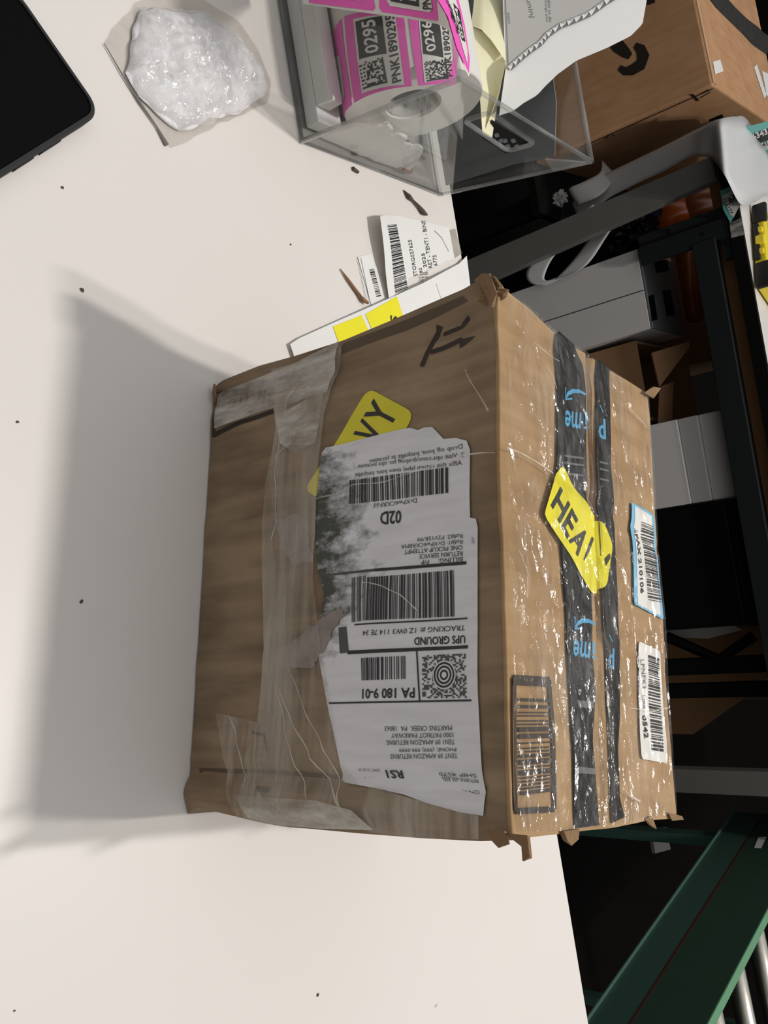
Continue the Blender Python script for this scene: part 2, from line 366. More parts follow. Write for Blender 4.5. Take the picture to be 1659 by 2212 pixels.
# ------------------------------------------------------------------ printing on surfaces
_txt = {}
def text_shape(body, bold):
    k = (body, bold)
    if k not in _txt:
        cu = bpy.data.curves.new('lettering', 'FONT'); cu.body = body; cu.resolution_u = 2; cu.offset = 0.02 if bold else 0.0
        o = bpy.data.objects.new('lettering', cu); COL.objects.link(o)
        bpy.context.view_layer.update()
        me = bpy.data.meshes.new_from_object(o.evaluated_get(bpy.context.evaluated_depsgraph_get()))
        vs = [v.co.copy() for v in me.vertices]; fs = [tuple(p.vertices) for p in me.polygons]
        bpy.data.objects.remove(o); bpy.data.curves.remove(cu); bpy.data.meshes.remove(me)
        x0, x1 = min(v.x for v in vs), max(v.x for v in vs); y0, y1 = min(v.y for v in vs), max(v.y for v in vs)
        _txt[k] = ([((v.x - x0) / (x1 - x0 or 1), (v.y - y0) / (y1 - y0 or 1)) for v in vs], fs)
    return _txt[k]
class Surf:
    """uv: photo pixel -> 2D on the surface; P: 2D + lift -> point"""
    def __init__(s, uv, P): s.uv = uv; s.P = P
def plane_surf(o, ex, ey, disp=None):
    o = Vector(o); ex = Vector(ex).normalized(); ey = Vector(ey).normalized(); n = ex.cross(ey)
    def uv(px, py):
        d = hit(px, py, o, n) - o; return (d.dot(ex), d.dot(ey))
    return Surf(uv, lambda a, b, off=0.0: o + ex * a + ey * b + n * off)
class Art:
    def __init__(s, surf, step=0.008): s.s = surf; s.mb = MB(); s.step = step
    def poly(s, pts, mi, off, px=True, step=None):
        P = [s.s.uv(*p) for p in pts] if px else pts
        bm = bmesh.new(); vs = [bm.verts.new((p[0], p[1], 0)) for p in P]
        tr = tessellate_polygon([[v.co for v in vs]])
        for t in tr:
            try: bm.faces.new([vs[k] for k in t])
            except ValueError: pass
        st = step or s.step
        if st:
            for ax in (0, 1):
                lo, hi = min(p[ax] for p in P), max(p[ax] for p in P)
                k = math.ceil(lo / st)
                while k * st < hi:
                    c = [0, 0, 0]; c[ax] = k * st; n = [0, 0, 0]; n[ax] = 1
                    bmesh.ops.bisect_plane(bm, geom=bm.verts[:] + bm.edges[:] + bm.faces[:], plane_co=c, plane_no=n, dist=1e-6)
                    k += 1
        bm.normal_update()
        for f in bm.faces:
            if f.normal.z < 0: f.normal_flip()
        for v in bm.verts: v.co = s.s.P(v.co.x, v.co.y, off)
        s.mb.bm(bm, mi); return s
    def quad(s, p0, p1, pt):
        a, b, c = (Vector(s.s.uv(*p)) for p in (p0, p1, pt)); return a, b - a, c - a
    def text(s, body, p0, p1, pt, mi, off, bold=False):
        o, ex, ey = s.quad(p0, p1, pt); vs, fs = text_shape(body, bold)
        out = []
        for x, y in vs:
            q = o + ex * x + ey * y; out.append(s.s.P(q.x, q.y, off))
        s.mb.add(out, fs, mi); return s
    def bars(s, p0, p1, pt, n, seed, mi, off, fill=0.55):
        o, ex, ey = s.quad(p0, p1, pt); R = random.Random(seed)
        w = []; 
        for k in range(n * 2): w.append(R.choice((1, 1, 2, 3)) if k % 2 == 0 else R.choice((1, 1, 2)))
        tot = sum(w); x = 0
        for k, ww in enumerate(w):
            if k % 2 == 0:
                x0, x1 = x / tot, (x + ww) / tot
                vs = []
                for j in range(4):
                    for xx in (x0, x1):
                        q = o + ex * xx + ey * (j / 3); vs.append(s.s.P(q.x, q.y, off))
                s.mb.add(vs, [(0, 1, 3, 2), (2, 3, 5, 4), (4, 5, 7, 6)], mi)
            x += ww
        return s
    def cells(s, p0, p1, pt, n, seed, mi, off, dens=0.5, frame=True):
        o, ex, ey = s.quad(p0, p1, pt); R = random.Random(seed)
        for i in range(n):
            for j in range(n):
                on = R.random() < dens
                if frame and (i == 0 or j == 0): on = True
                if frame and (i == n - 1): on = j % 2 == 0
                if on:
                    vs = []
                    for a, b in ((i, j), (i + 1, j), (i + 1, j + 1), (i, j + 1)):
                        q = o + ex * (a / n) + ey * (b / n); vs.append(s.s.P(q.x, q.y, off))
                    s.mb.add(vs, [(0, 1, 2, 3)], mi)
        return s
    def line(s, pts, w, mi, off, step=None):
        """stroke of width w metres along photo points"""
        P = [Vector(s.s.uv(*p)) for p in pts]; L_, R_ = [], []
        for k, p in enumerate(P):
            t = (P[min(k + 1, len(P) - 1)] - P[max(k - 1, 0)]).normalized(); n = Vector((-t.y, t.x))
            ww = w[k] if isinstance(w, (list, tuple)) else w
            L_.append(p + n * ww / 2); R_.append(p - n * ww / 2)
        for k in range(len(P) - 1):
            seg = max(1, int((P[k + 1] - P[k]).length / 0.008))
            vs = []
            for j in range(seg + 1):
                for q in (L_[k].lerp(L_[k + 1], j / seg), R_[k].lerp(R_[k + 1], j / seg)): vs.append(s.s.P(q.x, q.y, off))
            s.mb.add(vs, [(2 * j, 2 * j + 1, 2 * j + 3, 2 * j + 2) for j in range(seg)], mi)
        return s
    def build(s, name, mats, parent=None, local=False, smooth=False): return s.mb.build(name, mats, parent, smooth, local)

# ------------------------------------------------------------------ setting
FLOOR = -0.80
tag(MB().box((-5, -4, FLOOR - 0.1), (6, 7, FLOOR)).build('floor', 'floor'), kind='structure')
tag(MB().box((-5, 6.6, FLOOR), (6, 6.8, 3.0)).build('wall_back', 'wall'), kind='structure')

# ------------------------------------------------------------------ near work table
t = thing('work_table', 'white laminate table the battered brown box stands on', 'table', (0.3, -0.4, FLOOR))
MB().box((-1.0, -1.30, -0.028), (1.6, 0.0, 0.0), bev=0.0015).build('tabletop', 'laminate', t)
for x in (-0.9, 1.5):
    for y in (-1.2, -0.12): MB().box((x - 0.03, y - 0.03, FLOOR), (x + 0.03, y + 0.03, -0.028)).build('leg', 'gray_steel', t)
for y in (-1.2, -0.12): MB().box((-0.87, y - 0.015, -0.1), (1.47, y + 0.015, -0.028)).build('apron', 'gray_steel', t)
# ------------------------------------------------------------------ the battered parcel
BL, BH = 0.28, 0.2342
A0 = Vector((0.221384, -0.361287, 0.0006)); BRZ = -math.radians(15.19136)
EX = Vector((math.cos(BRZ), math.sin(BRZ), 0)); EY = Vector((-math.sin(BRZ), math.cos(BRZ), 0))
def gs(x, s): return math.exp(-(x / s) ** 2)
def sm(x): x = max(0.0, min(1.0, x)); return x * x * (3 - 2 * x)
def f_uv(px, py):
    d = hit(px, py, A0, EY) - A0; return (d.dot(EX), d.z)
def t_uv(px, py):
    d = hit(px, py, A0 + Vector((0, 0, BH)), Vector((0, 0, 1))) - A0; return (d.dot(EX), d.dot(EY))
def out_f(x, z):
    f = sm((BH - z) / 0.025) * sm((x + 0.001) / 0.01)
    o = 0.0017 * n3(x, 0.3, z, 17) + 0.0007 * n3(x, 2.3, z, 45)
    o += -0.0022 * gs(x - 0.257, 0.004) + 0.0035 * gs(x - 0.270, 0.008) * sm((0.21 - z) / 0.06)
    o += -0.0026 * gs(x - 0.012 - 0.006 * math.sin(z * 14), 0.0045)
    o += 0.0014 * gs(z - 0.094 - 0.004 * math.sin(x * 22), 0.006)
    o += -0.004 * gs(x - 0.022, 0.02) * gs(z - 0.205, 0.03)
    return o * f
SEAM = [t_uv(*q) for q in ((1268, 770), (1272, 860), (1278, 1000), (1283, 1150), (1289, 1300), (1296, 1450), (1301, 1600), (1306, 1790))]
def seam_y(x):
    for a, b in zip(SEAM, SEAM[1:]):
        if x <= b[0]: break
    k = (x - a[0]) / (b[0] - a[0]); return a[1] + (b[1] - a[1]) * k
def out_t(x, y):
    f = sm((y + 0.0005) / 0.012) * sm((0.195 - y) / 0.012)
    d = y - seam_y(x)
    o = 0.0016 * n3(x, y, 5.2, 16) + 0.0006 * n3(x, y, 1.2, 50)
    o += 0.0018 * gs(d, 0.014) - 0.0075 * gs(d, 0.0023) * sm((0.185 - x) / 0.03 + 0.25)
    o += -0.0012 * gs(x - 0.085 - y * 0.15, 0.004)
    return o * f
FR = Surf(f_uv, lambda s, t, off=0.0: Vector((s, -out_f(s, t) - off, max(t, 0.0006))))
TP = Surf(t_uv, lambda s, t, off=0.0: Vector((s, t, BH + out_t(s, t) + off)))
# the prime-face folds over the near edge: a point of the front outline and a point of the top outline share the edge
pB, pE = (1078, 612), (1107, 1815)
cTop = [f_uv(*q) for q in (pB, (1073, 660), (1077, 730), (1079, 850), (1079, 1000), (1085, 1150), (1091, 1300), (1095, 1450), (1098, 1600), (1101, 1720), pE)]
cLeft = [(0.0, 0.0)] + [f_uv(*q) for q in ((480, 822), (560, 790), (640, 768), (742, 735), (850, 690), (930, 655), (1000, 625), (1044, 600), pB)]
cRight = [(0.282, 0.0)] + [f_uv(*q) for q in ((430, 1744), (518, 1765), (602, 1784), (767, 1799), (906, 1810), (1040, 1817), pE)]
def coons(b, tp, l, r, u, v):
    """b,tp: polylines along u; l,r along v"""
    B_, T_, L_, R_ = (interp([(*p, 0) for p in c], k).xy for c, k in ((b, u), (tp, u), (l, v), (r, v)))
    c00, c10, c01, c11 = (Vector(q) for q in (b[0], b[-1], tp[0], tp[-1]))
    return B_ * (1 - v) + T_ * v + L_ * (1 - u) + R_ * u - (c00 * (1 - u) * (1 - v) + c10 * u * (1 - v) + c01 * (1 - u) * v + c11 * u * v)
NX, NZ, NY = 72, 56, 76
cB = [(p[0], 0.0) for p in cTop]                     # near top edge seen on the top plane: y = 0
cBack = [t_uv(*q) for q in ((1398, 848), (1404, 900), (1408, 1000), (1418, 1150), (1428, 1300), (1438, 1450), (1448, 1600), (1456, 1700), (1462, 1768))]
cTL = [cB[0]] + [t_uv(*q) for q in ((1110, 640), (1150, 672), (1200, 722), (1240, 752), (1315, 800), (1350, 818), (1398, 848))]
cTR = [cB[-1]] + [t_uv(*q) for q in ((1150, 1808), (1220, 1800), (1330, 1786), (1400, 1772), (1462, 1768))]
def front_pt(i, j):
    p = coons([(0, 0), (0.282, 0)], cTop, cLeft, cRight, i / NX, j / NZ)
    q = FR.P(p.x, p.y); q.z = max(q.z, 0.0); return q
fz = {(i, j): front_pt(i, j) for i in range(NX + 1) for j in range(NZ + 1)}
def top_pt(i, j):
    p = coons(cB, cBack, cTL, cTR, i / NX, j / NY)
    q = TP.P(p.x, p.y); zed = fz[(i, NZ)].z
    q.z += (zed - BH) * (1 - j / NY); return q
tz = {(i, j): (fz[(i, NZ)] if j == 0 else top_pt(i, j)) for i in range(NX + 1) for j in range(NY + 1)}
parcel = thing('parcel', 'large battered brown cardboard parcel patched with clear tape, standing on the white table', 'box', A0, BRZ)
mb = MB()
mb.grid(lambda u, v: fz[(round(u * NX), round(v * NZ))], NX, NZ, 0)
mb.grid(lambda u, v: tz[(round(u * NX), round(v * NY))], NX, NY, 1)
mb.grid(lambda u, v: Vector((tz[(round(u * NX), NY)].x, tz[(round(u * NX), NY)].y, tz[(round(u * NX), NY)].z * (1 - v))), NX, NZ, 0)
def side(i):
    def fn(u, v):
        a = fz[(i, round(v * NZ))]; c = tz[(i, NY)]; b = Vector((c.x, c.y, c.z * v)); tp_ = tz[(i, round(u * NY))]
        bt = fz[(i, 0)].lerp(Vector((c.x, c.y, 0)), u); lin_ = fz[(i, NZ)].lerp(c, u)
        p = a.lerp(b, u); p += (tp_ - lin_) * v; return p
    return fn
mb.grid(side(0), NY, NZ, 0); mb.grid(side(NX), NY, NZ, 0)
mb.add([fz[(0, 0)], fz[(NX, 0)], (tz[(NX, NY)].x, tz[(NX, NY)].y, 0), (tz[(0, NY)].x, tz[(0, NY)].y, 0)], [(0, 3, 2, 1)], 0)
bo = mb.build('carton', ['card', 'card_top_lit'], parcel, local=True)
bm = bmesh.new(); bm.from_mesh(bo.data); bmesh.ops.remove_doubles(bm, verts=bm.verts, dist=1e-5); bmesh.ops.recalc_face_normals(bm, faces=bm.faces)
for f in bm.faces: f.smooth = True
for e in bm.edges:
    if len(e.link_faces) == 2 and e.calc_face_angle(0) > 0.7: e.smooth = False
bm.to_mesh(bo.data); bm.free()

# torn and frayed bits along the edges
def shred(pts, d, seed, name='torn_shred'):
    """small torn flap of board: pts local outline"""
    R = random.Random(seed); mb = MB(); P = [Vector(p) for p in pts]; c = sum(P, Vector()) / len(P)
    n = (P[1] - P[0]).cross(P[2] - P[0]).normalized()
    vs = [c + n * d] + [p + n * R.uniform(-d, d) for p in P] + [c - n * d] + [p - n * d * 1.2 for p in P]
    k = len(P); fs = []
    for j in range(k):
        a, b = 1 + j, 1 + (j + 1) % k; fs += [(0, a, b), (k + 1, k + 1 + b, k + 1 + a), (a, k + 1 + a, k + 1 + b, b)]
    return mb.add(vs, fs).build(name, 'card_torn', parcel, local=True)
def lf(px, py, off=0.0): s = f_uv(px, py); return Vector((s[0], -off, s[1]))
def lt(px, py, off=0.0): s = t_uv(px, py); return Vector((s[0], s[1], BH + off))
shred([lf(1098, 1800, .002), lf(1150, 1805, .003), lf(1163, 1850, .006), lf(1150, 1858, .007), lf(1142, 1830, .004)], .0012, 1)
shred([lt(1208, 1795, .001), lt(1238, 1790, .002), lt(1236, 1812, .002), lt(1225, 1826, .001), lt(1212, 1815, .002)], .0014, 2)
shred([lt(1385, 850, .001), lt(1400, 838, .003), lt(1413, 842, .004), lt(1403, 862, .002)], .001, 3)
shred([lt(1440, 1755, .0), lt(1466, 1762, .001), lt(1470, 1770, .001), lt(1445, 1772, .001)], .001, 4)
shred([lt(1390, 1768, .0), lt(1402, 1762, .001), lt(1412, 1790, .001), lt(1400, 1782, .001)], .0008, 5)
shred([lf(1060, 1790, .004), lf(1100, 1795, .003), lf(1112, 1822, .004), lf(1095, 1830, .006), lf(1075, 1815, .004)], .0016, 6)
shred([lf(464, 872, .001), lf(474, 860, .004), lf(474, 834, .005), lf(465, 842, .003)], .001, 7)
shred([lf(1030, 606, .001), lf(1052, 597, .004), lf(1084, 604, .005), lf(1090, 622, .002), lf(1060, 628, .004)], .0014, 8)
shred([lf(1046, 612, .003), lf(1074, 600, .006), lf(1086, 640, .004), lf(1072, 668, .003)], .0012, 9)
# frayed corner at the top of the near edge
mb = MB()
def fray(u, v):
    a = 2 * math.pi * u; b = math.pi * v
    r = 0.0046 * (1 + 0.55 * n3(u * 9 % 9, v * 7, 2, 1.0, 2.2) + 0.4 * n3(math.cos(a) * 2, math.sin(a) * 2, v * 4, 1.3, 3.1))
    return Vector((0.004 + r * 0.9 * math.cos(b), 0.002 + 1.1 * r * math.sin(b) * math.cos(a), 0.228 + 1.9 * r * math.sin(b) * math.sin(a)))
mb.grid(fray, 28, 14); mb.build('frayed_corner', 'card_torn', parcel, local=True, smooth=True)
mb = MB()
def fray2(u, v):
    a = 2 * math.pi * u; b = math.pi * v
    r = 0.0058 * (1 + 0.5 * n3(math.cos(a) * 2, math.sin(a) * 2, v * 4, 1.4, 7.7))
    return Vector((0.268 + 0.9 * r * math.cos(b), 0.002 + 0.55 * r * math.sin(b) * math.cos(a), 0.026 + 1.5 * r * math.sin(b) * math.sin(a)))
mb.grid(fray2, 28, 14); mb.build('crushed_corner', 'card_torn', parcel, local=True, smooth=True)
# worn roll of board along the near edge
mb = MB(); ring = []
for i in range(0, NX + 1):
    p = fz[(i, NZ)]; ring.append(p + Vector((0, 0.0004, -0.0006)) + Vector((0, n3(p.x, 0, 0, 60) * 0.0006, n3(p.x, 3, 0, 60) * 0.0006)))
mb.tube(ring, [0.0013 + 0.0007 * n3(p.x, 9, 0, 45) for p in ring], 8); mb.build('worn_edge', 'card_top_lit', parcel, local=True, smooth=True)

# printing on the board itself, with dark lines at its flap gap and fold
a = Art(FR)
a.poly([(463, 868), (560, 838), (700, 800), (715, 772), (468, 848)], 1, .0003)
a.poly([(462, 888), (470, 885), (466, 945), (460, 945)], 0, .0003)
a.poly([(462, 936), (520, 908), (590, 884), (592, 893), (522, 916), (464, 946)], 0, .0003)
for k in range(9):
    x = 478 + k * 13; y0 = 868 - k * 4.2; a.line([(x, y0), (x - 2, y0 + 52 - k * 2)], 0.0016, 1, .0003)
a.build('barcode_print', ['ink_card', 'ink_fade_shade'], parcel, local=True); a = Art(FR)
a.poly([(742, 742), (870, 694), (1000, 640), (1010, 650), (880, 712), (735, 765)], 1, .0003)          # shade of the flap groove, painted as a dark band
a.build('flap_gap_shade', ['ink_card', 'ink_fade_shade'], parcel, local=True); a = Art(FR)
a.line([(943, 700), (938, 712), (918, 760), (908, 790)], [.004, .003, .003, .003], 0, .0004)
a.build('arrow_stroke', ['ink_card'], parcel, local=True); a = Art(FR); a.line([(925, 758), (950, 748), (990, 728)], .0028, 0, .0004)
a.poly([(985, 728), (1022, 722), (1000, 738), (985, 748)], 0, .0004); a.build('arrow_stroke', ['ink_card'], parcel, local=True); a = Art(FR); a.line([(947, 716), (985, 700), (1005, 680)], .0026, 0, .0004)
a.build('arrow_stroke', ['ink_card'], parcel, local=True); a = Art(FR)
a.line([(545, 1582), (572, 1588), (578, 1622)], .0016, 0, .0004)
a.build('corner_print', ['ink_card'], parcel, local=True); a = Art(FR)
a.line([(430, 1664), (600, 1668), (740, 1680)], .0024, 1, .0004); a.build('fold_line', ['ink_card', 'ink_fade_shade'], parcel, local=True); a = Art(FR); a.line([(562, 1703), (590, 1706)], .003, 0, .0004)
a.build('dash_print', ['ink_card', 'ink_fade_shade'], parcel, local=True)
a = Art(TP)
fr_ = [(1110, 1464), (1190, 1468), (1196, 1748), (1113, 1752)]
for p, q in zip(fr_, fr_[1:] + fr_[:1]): a.line([p, q], .0028, 0, .0004)
a.bars((1119, 1508), (1123, 1722), (1187, 1510), 20, 5, 0, .0004)
a.line([(1112, 1470), (1189, 1474)], .0045, 0, .0004)
a.build('printed_barcode', ['ink_card'], parcel, local=True)

# black branded tape, two strips parted by the seam
a = Art(TP, 0.004)
a.poly([(1197, 722), (1206, 716), (1236, 745), (1243, 768), (1252, 790), (1259, 860), (1262, 1000), (1269, 1200), (1274, 1400), (1281, 1500), (1276, 1600), (1283, 1700), (1290, 1782), (1240, 1790), (1234, 1600), (1227, 1450), (1222, 1350), (1214, 1200), (1204, 1000), (1200, 850)], 0, .0006)
a.poly([(1284, 775), (1300, 784), (1314, 800), (1317, 900), (1316, 1000), (1324, 1130), (1333, 1280), (1339, 1420), (1338, 1550), (1330, 1620), (1332, 1720), (1345, 1765), (1312, 1778), (1308, 1600), (1302, 1450), (1296, 1300), (1289, 1150), (1284, 1000), (1282, 880)], 0, .0006)
for dy, sx in ((0, 0), (495, 20)):
    # wording 'prime' upside down, the seam swallowing its middle; smile arc below it
    a.text('me', (1250 + sx, 893 + dy), (1216 + sx, 886 + dy), (1249 + sx, 928 + dy), 1, .0009, True)
    a.text('i', (1262 + sx * .8, 892 + dy), (1257 + sx * .8, 891 + dy), (1262 + sx * .8, 930 + dy), 1, .0009, True)
    a.text('p', (1305 + sx, 906 + dy), (1286 + sx, 904 + dy), (1305 + sx, 950 + dy), 1, .0009, True)
    a.line([(1257 + sx, 854 + dy), (1245 + sx, 847 + dy), (1232 + sx, 846 + dy), (1222 + sx, 852 + dy), (1218 + sx, 862 + dy)], [.0012, .0022, .0026, .0022, .001], 1, .0009)
    a.line([(1217 + sx, 838 + dy), (1217 + sx, 864 + dy), (1232 + sx, 862 + dy)], .0012, 1, .0009)
    a.line([(1290 + sx, 876 + dy), (1300 + sx, 892 + dy)], .0012, 1, .0009)
for y in (985, 1000, 1022): a.line([(1216, y), (1256, y + 6)], .0012, 2, .0009); a.line([(1288, y + 14), (1310, y + 18)], .0012, 2, .0009)
a.poly([(1243, 1512), (1276, 1516), (1278, 1530), (1246, 1528)], 2, .0009); a.poly([(1240, 1655), (1280, 1660), (1280, 1672), (1242, 1670)], 2, .0009)
a.build('branded_tape', ['prime_black', 'prime_blue', 'prime_grey'], parcel, local=True)['label'] = 'black tape with light blue lettering'

# HEAVY stickers
a = Art(TP, 0.004)
q = rounded([t_uv(*p) for p in ((1212, 1004), (1232, 1040), (1262, 1088), (1270, 1112), (1300, 1136), (1319, 1178), (1306, 1262), (1272, 1287), (1232, 1205), (1172, 1112), (1192, 1042))], .004)
a.poly(q, 0, .0014, px=False, step=.003)
a.text('HE', (1185, 1092), (1222, 1166), (1206, 1052), 1, .0018, True)
a.text('A', (1224, 1168), (1243, 1203), (1248, 1132), 1, .0018, True)
a.text('V', (1248, 1196), (1262, 1224), (1270, 1160), 1, .0018, True)
a.poly([(1296, 1208), (1310, 1196), (1312, 1206), (1300, 1224)], 1, .0018)
a.build('heavy_sticker', ['yellow', 'ink'], parcel, local=True)['label'] = 'bright yellow HEAVY sticker across the taped seam'
a = Art(FR, 0.005)
q = rounded([f_uv(*p) for p in ((796, 838), (898, 893), (770, 1118), (664, 1062))], .007)
a.poly(q, 0, .0005, px=False)
e0, e1 = Vector((768, 1012)), Vector((0, 0))
def along(k, m_): # k along the sticker, m_ across from its lower edge
    s = Vector((770, 1118)).lerp(Vector((898, 893)), k); e = Vector((664, 1062)).lerp(Vector((796, 838)), k); q_ = s.lerp(e, m_); return (q_.x, q_.y)
for ch, k0, k1 in (('H', .05, .22), ('E', .24, .38), ('A', .40, .56), ('V', .60, .76), ('Y', .77, .95)):
    a.text(ch, along(k0, .26), along(k1, .26), along(k0, .80), 1, .0007, True)
a.build('heavy_sticker', ['yellow_dirty', 'ink'], parcel, local=True)['label'] = 'scuffed yellow sticker, half under the shipping label'

# shipping label
a = Art(FR, 0.005)
out = [(700, 978), (708, 968), (820, 940), (862, 930), (888, 925), (905, 930), (918, 924), (935, 923), (958, 948), (985, 946), (1008, 952), (1016, 972), (1018, 1119), (1030, 1121), (1034, 1140), (1034, 1500), (1039, 1600), (1045, 1690), (1050, 1712), (1047, 1762), (1000, 1755), (930, 1735), (880, 1716), (820, 1703), (745, 1690), (738, 1684), (742, 1668), (726, 1600), (712, 1540), (700, 1480), (688, 1410), (700, 1388), (676, 1372), (696, 1330), (702, 1280), (690, 1240), (684, 1180), (682, 1110), (690, 1060)]
a.poly(out, 0, .0009)
P_ = .0012
a.text('Drop off your package at location', (1000, 972), (800, 1003), (999, 959), 2, P_)
a.text('2. Visit ups.com/dropoff for tips location', (1004, 990), (775, 1014), (1003, 977), 2, P_)
a.text('Affix this return label onto your package', (1000, 1008), (770, 1032), (999, 995), 2, P_)
a.bars((972, 1066), (757, 1090), (970, 1010), 40, 11, 1, P_)
a.text('DrXPw6CKRFdd', (904, 1077), (810, 1088), (904, 1087), 2, P_)
a.text('02D', (869, 1102), (824, 1106), (868, 1131), 1, P_, True)
for i, (s, e) in enumerate((('Ref#2: P2V15R/99', 904), ('Ref#1: DrXPw6CKRBMA', 868), ('ONE PICKUP ATTEMPT', 875), ('RETURN SERVICE', 908), ('BILLING:     P/P', 912))):
    y = 1153 + i * 12.6; a.text(s, (1002, y), (e, y + (1002 - e) * .08), (1002, y + 10), 1 if i > 1 else 2, P_)
a.poly([(1010, 1213), (812, 1229), (812, 1235), (1010, 1220)], 1, P_); a.poly([(812, 1229), (715, 1240), (715, 1244), (812, 1235)], 2, P_)
a.bars((983, 1332), (795, 1341), (982, 1232), 38, 21, 1, P_); a.bars((795, 1341), (762, 1345), (794, 1244), 6, 22, 2, P_)
a.line([(1012, 1336), (770, 1350)], .0008, 1, P_)
a.text('TRACKING #: 1Z 0W3 114 7E 34', (1007, 1349), (790, 1362), (1006, 1362), 1, P_)
a.text('UPS GROUND', (1007, 1372), (897, 1377), (1007, 1390), 1, P_, True)
a.poly([(1013, 1394), (755, 1406), (755, 1414), (1013, 1401)], 1, P_)
a.poly([(735, 1356), (752, 1354), (758, 1410), (738, 1412)], 2, P_)
a.bars((878, 1417), (783, 1422), (879, 1467), 20, 31, 1, P_)
a.line([(902, 1406), (908, 1514)], .0009, 1, P_)
a.text('PA 180 9-01', (898, 1485), (786, 1488), (898, 1508), 1, P_, True)
a.line([(1020, 1513), (712, 1519)], .0009, 1, P_)
a.cells((1008, 1412), (913, 1416), (1010, 1508), 26, 41, 2, P_, .5, False)
cx, cy = Vector(f_uv(961, 1458)), None
for r0, r1 in ((.0016, .0026), (.0036, .0046), (.0054, .0064)):
    vs = []
    for k in range(25):
        an = 2 * math.pi * k / 24
        for r in (r0, r1): vs.append(FR.P(cx.x + r * math.cos(an), cx.y + r * math.sin(an), P_ + .0004))
    a.mb.add(vs, [(2 * k, 2 * k + 1, 2 * k + 3, 2 * k + 2) for k in range(24)], 1)
vs = [FR.P(cx.x + .0072 * math.cos(2 * math.pi * k / 24), cx.y + .0072 * math.sin(2 * math.pi * k / 24), P_ + .0002) for k in range(24)]
a.mb.add(vs, [tuple(range(24))], 0)
for i, (s, e) in enumerate((('MARTINS CREEK  PA  18063', 836), ('1000 PATRIOT PARKWAY', 850), ('TEN1 09 AMAZON RETURNS', 840), ('PHONE: (999) 999-9999', 866), ('TENT 09 AMAZON RETURNS', 848))):
    y = 1567 + i * 15; x = 977 + i * 3; a.text(s, (x, y), (e, y + 2), (x + .5, y + 11), 2, P_)
a.text('RS1', (871, 1664), (836, 1663), (873, 1682), 1, P_, True); a.text('24 LBS', (874, 1684), (842, 1681), (876, 1695), 2, P_); a.text('1 OF 1', (818, 1681), (789, 1678), (819, 1691), 2, P_)
a.text('DWT: 13, 25, 26', (824, 1660), (780, 1659), (824, 1667), 2, P_)
for i in range(4): a.text(('SHIP 4570', 'RETURNS 609-4099', 'STREET 420 LN', 'CITY 28405 US')[i], (1030 + i * 2, 1672 + i * 12), (948 + i * 5, 1668 + i * 8), (1031 + i * 2, 1680 + i * 12), 2, P_)
a.text('FOLD', (1027, 1162), (1028, 1175), (1021, 1162), 2, P_)
a.build('shipping_label', ['label', 'ink', 'ink_soft'], parcel, local=True)['label'] = 'scuffed white shipping label printed upside down'

# blue-edged and plain barcode labels on the top
a = Art(TP, 0.005)
a.poly(rounded([t_uv(*p) for p in ((1356, 1086), (1409, 1113), (1428, 1339), (1366, 1306))], .002), 0, .0012, px=False)
a.poly([(1363, 1094), (1403, 1116), (1421, 1331), (1372, 1306)], 1, .0014)
a.bars((1377, 1128), (1394, 1298), (1406, 1138), 34, 51, 2, .0017)
a.text('SPAX 210106', (1365, 1142), (1377, 1283), (1372, 1142), 2, .0017, True)
a.build('barcode_label', ['blue', 'paper', 'ink'], parcel, local=True)['label'] = 'white barcode label with pale blue border'
a = Art(TP, 0.005)
a.poly(rounded([t_uv(*p) for p in ((1377, 1385), (1423, 1407), (1439, 1649), (1381, 1639))], .003), 0, .0012, px=False)
a.bars((1397, 1415), (1404, 1622), (1420, 1423), 36, 61, 1, .0017)
a.text('LPNFK3', (1380, 1425), (1385, 1488), (1388, 1425), 2, .0017); a.text('UBR', (1384, 1502), (1386, 1532), (1390, 1502), 2, .0017)
a.text('0542', (1384, 1545), (1388, 1595), (1393, 1545), 1, .0017, True)
a.build('barcode_label', ['paper', 'ink', 'prime_grey'], parcel, local=True)['label'] = 'plain white barcode label near the bottom corner'

a = Art(FR, 0.005)
a.poly([(528, 1716), (600, 1722), (700, 1728), (780, 1748), (818, 1792), (700, 1789), (602, 1780), (548, 1766)], 0, .0031); a.build('clear_tape', ['film_white'], parcel, local=True)['label'] = 'pale clear tape wrapped round the bottom fold'
# torn paper left behind beside the label
a = Art(FR, 0.004)
def ragged(pts, amp=7):
    o = []
    for p, q in zip(pts, pts[1:] + pts[:1]):
        for j in range(6):
            x = p[0] + (q[0] - p[0]) * j / 6; y = p[1] + (q[1] - p[1]) * j / 6; o.append((x + amp * n3(x, y, 1, .09), y + amp * n3(x, y, 7, .09)))
    return o
a.poly(ragged([(636, 1388), (668, 1356), (700, 1336), (738, 1312), (748, 1330), (722, 1366), (704, 1404), (680, 1440), (640, 1446), (590, 1430), (606, 1400)]), 0, .0013)
a.build('torn_paper', ['residue'], parcel, local=True); a = Art(FR, 0.004); a.poly(ragged([(600, 1128), (640, 1112), (668, 1124), (674, 1210), (640, 1226), (612, 1190)], 10), 0, .0005)
a.build('torn_paper', ['residue'], parcel, local=True)
